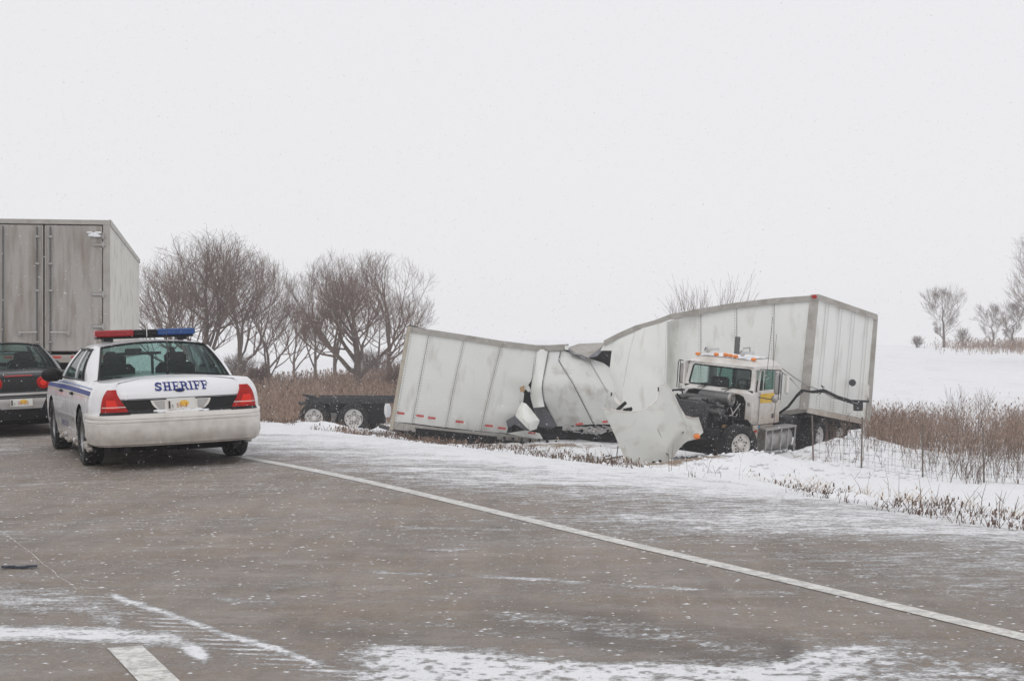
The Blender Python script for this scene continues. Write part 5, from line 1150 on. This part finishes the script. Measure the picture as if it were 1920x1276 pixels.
tree('bare_tree', *tat(670, 78), 6.0, 'bare tree with thick dark trunk and wide crown above the detached bogie', 1.0, 29, .27, clear=.22, kid=(3, 4), wide=.42)
tree('bare_tree', *tat(728, 92), 7.2, 'bare tree half hidden by the rear end of the wrecked trailer', .85, 18, .16, kid=(3, 3), wide=.30)
tree('bare_tree', *tat(552, 105), 5.7, 'faint bare tree farthest back in the left row', .8, 41, .12, kid=(2, 3), wide=.3)
tree('bare_tree', *tat(1770, 165), 6.3, 'solitary bare tree with pointed oval crown on the right hand rise', .8, 19, .15, clear=.1, leader=True, kid=(2, 3))
tree('bare_tree', *tat(1862, 172), 4.6, 'small faint bare tree between the solitary tree and the right edge', .75, 20, .1, leader=True, kid=(2, 2))
tree('bare_tree', *tat(1900, 160), 4.9, 'dense bare tree at the right edge of the rise', .8, 24, .12, leader=True, kid=(2, 3))
tree('bare_tree', *tat(2020, 120), 9.8, 'large bare tree whose branches reach in from the right edge', 1.0, 22, .3, clear=.1, wide=.4)
tree('bare_shrub', *tat(1720, 160), 1.5, 'low bare shrub left of the solitary tree on the rise', 1.0, 31, .02, 2, stems=9, clear=.0)
tree('bare_shrub', *tat(1808, 168), 2.4, 'low bare shrub right of the solitary tree on the rise', .8, 32, .02, 2, stems=8, clear=.0)
tree('twiggy_tree', *tat(1330, 68), 6.0, 'upright leafless twigs sticking up behind the wrecked trailer roof', .32, 43, .04, 3, stems=5, clear=.3, kid=(2, 3))
tree('sapling', *tat(1822, 43), 1.9, 'thin leafless sapling in the brown weeds at the right', .6, 34, .014, 3, stems=2, thick=.5, kid=(2, 3))
tree('conifer_shrub', *tat(484, 80), 2.1, 'dark narrow shrub in the weeds right of the sheriff car', .35, 35, .06, 4, stems=6, clear=0, thick=1.6)
tree('bare_shrub', *tat(742, 74), 2.5, 'tangled brush beside the raised rear end of the wrecked trailer', 1.0, 36, .04, 3, stems=8, clear=0)
tree('bare_shrub', *tat(700, 95), 2.6, 'brush thicket behind the thick dark trunk', 1.0, 37, .04, 3, stems=9, clear=0)
tree('bare_shrub', *tat(450, 96), 2.8, 'brush thicket at the feet of the left trees', 1.0, 38, .04, 3, stems=9, clear=0)

# ------------------------------------------------------------------ dry weeds and grass
def weeds(name, X, Y, hgt, wid, label, m, bend=.25, heads=.3, forks=0, seed=1):
    rg = np.random.RandomState(seed); n = len(X); Z = gz(X, Y)-.03; ang = rg.uniform(0, PI, n); ux, uy = np.cos(ang)*wid, np.sin(ang)*wid*.5
    bx = rg.normal(0, bend, n)*hgt+bend*.3*hgt; by = rg.normal(0, bend*.6, n)*hgt; V_ = []; F_ = []; k = 0
    lv = [(0, 1.0), (.5, .8), (1, .35)]
    for t_, w_ in lv:
        cx = X+bx*t_**1.7; cy = Y+by*t_**1.7; cz = Z+hgt*t_*(1-.1*t_)
        V_.append(np.stack([cx-ux*w_, cy-uy*w_, cz], -1)); V_.append(np.stack([cx+ux*w_, cy+uy*w_, cz], -1))
    VV = np.concatenate(V_); i = np.arange(n)
    F_ = [np.stack([i+2*n*a, i+2*n*a+n, i+2*n*(a+1)+n, i+2*n*(a+1)], -1) for a in (0, 1)]
    hd = i[rg.rand(n) < heads]; nh = len(hd); hx = X[hd]+bx[hd]; hy = Y[hd]+by[hd]; hz = Z[hd]+hgt[hd]*.9; hs = wid[hd]*3.2
    H_ = [np.stack([hx-hs*.6, hy, hz-hs*1.2], -1), np.stack([hx+hs*.6, hy, hz-hs], -1), np.stack([hx+hs*.5, hy+hs*.4, hz+hs*1.3], -1), np.stack([hx-hs*.4, hy-hs*.2, hz+hs*1.6], -1)]
    b0 = len(VV); VV = np.concatenate([VV]+H_); j = np.arange(nh); F_.append(np.stack([b0+j, b0+nh+j, b0+2*nh+j, b0+3*nh+j], -1))
    for f_ in range(forks):
        t_ = rg.uniform(.35, .8, n); cx = X+bx*t_**1.7; cy = Y+by*t_**1.7; cz = Z+hgt*t_*.95; l = hgt*rg.uniform(.15, .35, n); dx = rg.uniform(-1, 1, n)*l
        b0 = len(VV); VV = np.concatenate([VV, np.stack([cx, cy, cz-wid], -1), np.stack([cx, cy, cz+wid], -1), np.stack([cx+dx, cy, cz+l+wid*.4], -1), np.stack([cx+dx, cy, cz+l-wid*.4], -1)])
        F_.append(np.stack([b0+i, b0+n+i, b0+2*n+i, b0+3*n+i], -1))
    o = npmesh(name, VV, np.concatenate(F_), m); return tag(o, label, 'weeds' if 'weed' in name else 'grass', kind='stuff')
def weedmat(name, c0, c1):
    m = D.materials.new(name); m.use_nodes = True; t = m.node_tree; b = t.nodes['Principled BSDF']; b.inputs['Roughness'].default_value = .9; b.inputs['Specular IOR Level'].default_value = .1
    g = t.nodes.new('ShaderNodeNewGeometry'); mx = t.nodes.new('ShaderNodeMix'); mx.data_type = 'RGBA'; mx.inputs[6].default_value = (*c0, 1); mx.inputs[7].default_value = (*c1, 1)
    t.links.new(g.outputs['Random Per Island'], mx.inputs[0]); t.links.new(mx.outputs[2], b.inputs['Base Color']); return m
M['weed'] = weedmat('dry_weed_brown', (.13, .085, .065), (.42, .31, .245)); M['straw'] = weedmat('dry_straw', (.30, .21, .13), (.55, .42, .27)); M['stalk'] = weedmat('dark_stalk', (.10, .075, .06), (.22, .16, .13))
def scatter(n, Y0, Y1, p0, p1, seed, cl=.0, dens=None):
    rg = np.random.RandomState(seed); Y = rg.uniform(Y0, Y1, n*3); px = rg.uniform(p0, p1, n*3); X = (px-960)/F*Y
    k = fbm(X*.5, Y*.35, seed+5) > cl
    if dens is not None: k &= rg.rand(len(X)) < dens(X, Y)
    return X[k][:n], Y[k][:n], rg
FE = lambda X: 38-(X-7.16)*2.0              # fence line
x, y, rg = scatter(8200, 39, 60, 1625, 2250, 3, .40, lambda X, Y: np.clip((56-Y)/8, .15, 1)*np.clip((Y-37)/9, .12, 1)); weeds('tall_dry_weeds', x, y, rg.uniform(.2, 1.2, len(x))*(.55+.7*vnoise(x*.6, y*.5, 2)), rg.uniform(.003, .009, len(x)), 'thick band of tall brown dry weeds behind the wire fence', M['weed'], .2, .5, 2)
x, y, rg = scatter(1500, 32.5, 42, 1545, 2300, 4, .47, lambda X, Y: (Y > FE(X)-1.6)*1.0); weeds('sparse_dry_weeds', x, y, rg.uniform(.12, .85, len(x)), rg.uniform(.003, .007, len(x)), 'sparse brown stalks standing in snow along the wire fence', M['stalk'], .28, .4, 2)
x, y, rg = scatter(14500, 55, 96, 300, 800, 5, .38, lambda X, Y: ss(3, 9, vcoord(X, Y)-vshould(Y))); weeds('field_weeds', x, y, rg.uniform(.4, 1.3, len(x)), rg.uniform(.007, .016, len(x)), 'brown weed field between the left trees and the bogie', M['weed'], .2, .4, 1)
x, y, rg = scatter(6000, 125, 178, 1700, 2400, 6, .36, lambda X, Y: ss(.255, .315, X/Y)*np.clip((Y-135)/25, 0, 1)); weeds('distant_weeds', x, y, rg.uniform(.3, 1.2, len(x)), rg.uniform(.012, .024, len(x)), 'faint brown brush line under the trees on the far rise', M['weed'], .2, .3, 1)
x, y, rg = scatter(2000, 38, 56, 420, 545, 15, .42, lambda X, Y: ss(1.5, 5, vcoord(X, Y)-vshould(Y))); weeds('near_field_weeds', x, y, rg.uniform(.2, .9, len(x)), rg.uniform(.004, .009, len(x)), 'uneven brown weeds in the snow just right of the sheriff car', M['weed'], .25, .4, 1)
# verge tufts
def tufts(nt, Y0, Y1, d0, d1, seed, hr, per=9, wid=.004, m='straw', name='verge_grass', label='', bend=.6):
    rg = np.random.RandomState(seed); Y = rg.uniform(Y0**.5, Y1**.5, nt*4)**2; d = rg.uniform(d0, d1, nt*4); X = lineX(Y)+(vshould(Y)+d)/.885
    k = (fbm(X*.9, Y*.5, seed) > .5) & (np.abs(X/Y) < .42); X, Y = X[k][:nt], Y[k][:nt]
    X = np.repeat(X, per)+rg.normal(0, .06, len(X)*per); Y = np.repeat(Y, per)+rg.normal(0, .08, len(Y)*per)
    return weeds(name, X, Y, rg.uniform(*hr, len(X)), rg.uniform(wid*.6, wid*1.4, len(X)), label, M[m], bend, .15, 1, seed)
tufts(620, 12, 34, -.5, .9, 51, (.03, .15), 6, .004, 'stalk', 'verge_stubble', 'short dark grass stubble poking through snow at the shoulder edge', .35)
tufts(190, 13, 26, .6, 6.5, 52, (.06, .2), 7, .003, 'straw', 'verge_grass', 'bent straw grass tufts in the snowy verge at lower right', .7)
tufts(230, 13, 34, .3, 9, 53, (.12, .45), 2, .004, 'stalk', 'verge_stalks', 'thin dead stalks standing in the verge snow', .2)
tufts(120, 24, 36, -.2, .7, 54, (.04, .14), 6, .005, 'weed', 'roadside_stubble', 'brown stubble along the snow edge below the wrecked trailer', .4)

# snow crumbs thrown on the verge and the asphalt
def crumbs(name, n, seed, Y0, Y1, d0, d1, s0, s1, label, m=M['snowobj'], fx=None, shape=(1.2, 1, .9)):
    rg = np.random.RandomState(seed); Y = rg.uniform(Y0**.5, Y1**.5, n)**2; d = rg.uniform(d0, d1, n)
    X = lineX(Y)+(vshould(Y)*0+d)/.885 if fx is None else fx(rg, Y)
    s = s0+(s1-s0)*rg.rand(n)**2.2; Z = gz(X, Y)
    base = np.array([(1, 0, 0), (0, 1, 0), (-1, 0, 0), (0, -1, 0), (.2, .1, .8), (0, 0, -.5)]); fa = np.array([(0, 1, 4), (1, 2, 4), (2, 3, 4), (3, 0, 4), (1, 0, 5), (2, 1, 5), (3, 2, 5), (0, 3, 5)])
    V_ = (base[None]*(s[:, None, None]*np.array(shape)*(.7+.6*rg.rand(n, 1, 1)))*(1+rg.uniform(-.35, .35, (n, 6, 1))))+np.stack([X, Y, Z+s*.0], -1)[:, None]
    return tag(npmesh(name, V_.reshape(-1, 3), (fa[None]+6*np.arange(n)[:, None, None]).reshape(-1, 3), m), label, 'snow', kind='stuff')
crumbs('snow_crumbs', 9000, 61, 7, 24, -7, 3.4, .0025, .0105, 'small crumbs of snow scattered over the asphalt', shape=(1.9, 1, .5))
crumbs('snow_clods', 900, 62, 13, 34, 3.4, 7.5, .01, .04, 'loose clods of snow along the verge')

_n0 = lambda rg, Y: rg.uniform(1.5, 9.5, len(Y))
crumbs('snow_clods', 650, 63, 34, 41, 0, 1, .02, .11, 'ploughed up lumps of snow round the wrecked truck', fx=_n0)
# snow falling through the air
rg = np.random.RandomState(99); n = 36000; Y = rg.uniform(3.5**1.6, 44**1.6, n)**(1/1.6); X = rg.uniform(-.36, .36, n)*Y; Z = EYE+rg.uniform(-.24, .24, n)*Y
k = Z > gz(X, Y)+.05; X, Y, Z = X[k], Y[k], Z[k]; n = len(X); s = (.0014+.0042*rg.rand(n)**2.2)*np.clip(Y/13, .45, 1.7)
base = np.array([(1.2, 0, .1), (0, 1, 0), (-1.2, 0, -.1), (0, -1, 0), (0, 0, .8), (0, 0, -.8)]); fa = np.array([(0, 1, 4), (1, 2, 4), (2, 3, 4), (3, 0, 4), (1, 0, 5), (2, 1, 5), (3, 2, 5), (0, 3, 5)])
V_ = base[None]*s[:, None, None]+np.stack([X, Y, Z], -1)[:, None]
tag(npmesh('falling_snow', V_.reshape(-1, 3), (fa[None]+6*np.arange(n)[:, None, None]).reshape(-1, 3), M['flake']), 'fine snowflakes blowing through the air', 'snow', kind='stuff')

# ------------------------------------------------------------------ haze
hz = MB().box((0, 340, 2.5), (3800, 740, 33)).build('haze', None)
hm = D.materials.new('haze_air'); hm.use_nodes = True; tt = hm.node_tree; tt.nodes.clear(); vo = tt.nodes.new('ShaderNodeVolumePrincipled'); oo = tt.nodes.new('ShaderNodeOutputMaterial')
vo.inputs['Color'].default_value = (.97, .97, .98, 1); vo.inputs['Density'].default_value = .00115; vo.inputs['Anisotropy'].default_value = .2
tt.links.new(vo.outputs[0], oo.inputs['Volume']); hz.data.materials.append(hm); tag(hz, 'thin white snow haze filling the air', 'haze', kind='stuff')

for o in D.objects:                        # crusts and tangles nobody could count
    if o.name.split('.')[0] in ('slush_crust', 'snow_on_bumper', 'packed_snow', 'step_snow', 'snow_on_hinge', 'engine_hoses', 'engine_accessories', 'bent_floor_crossmembers', 'crushed_chassis'): o['kind'] = 'stuff'
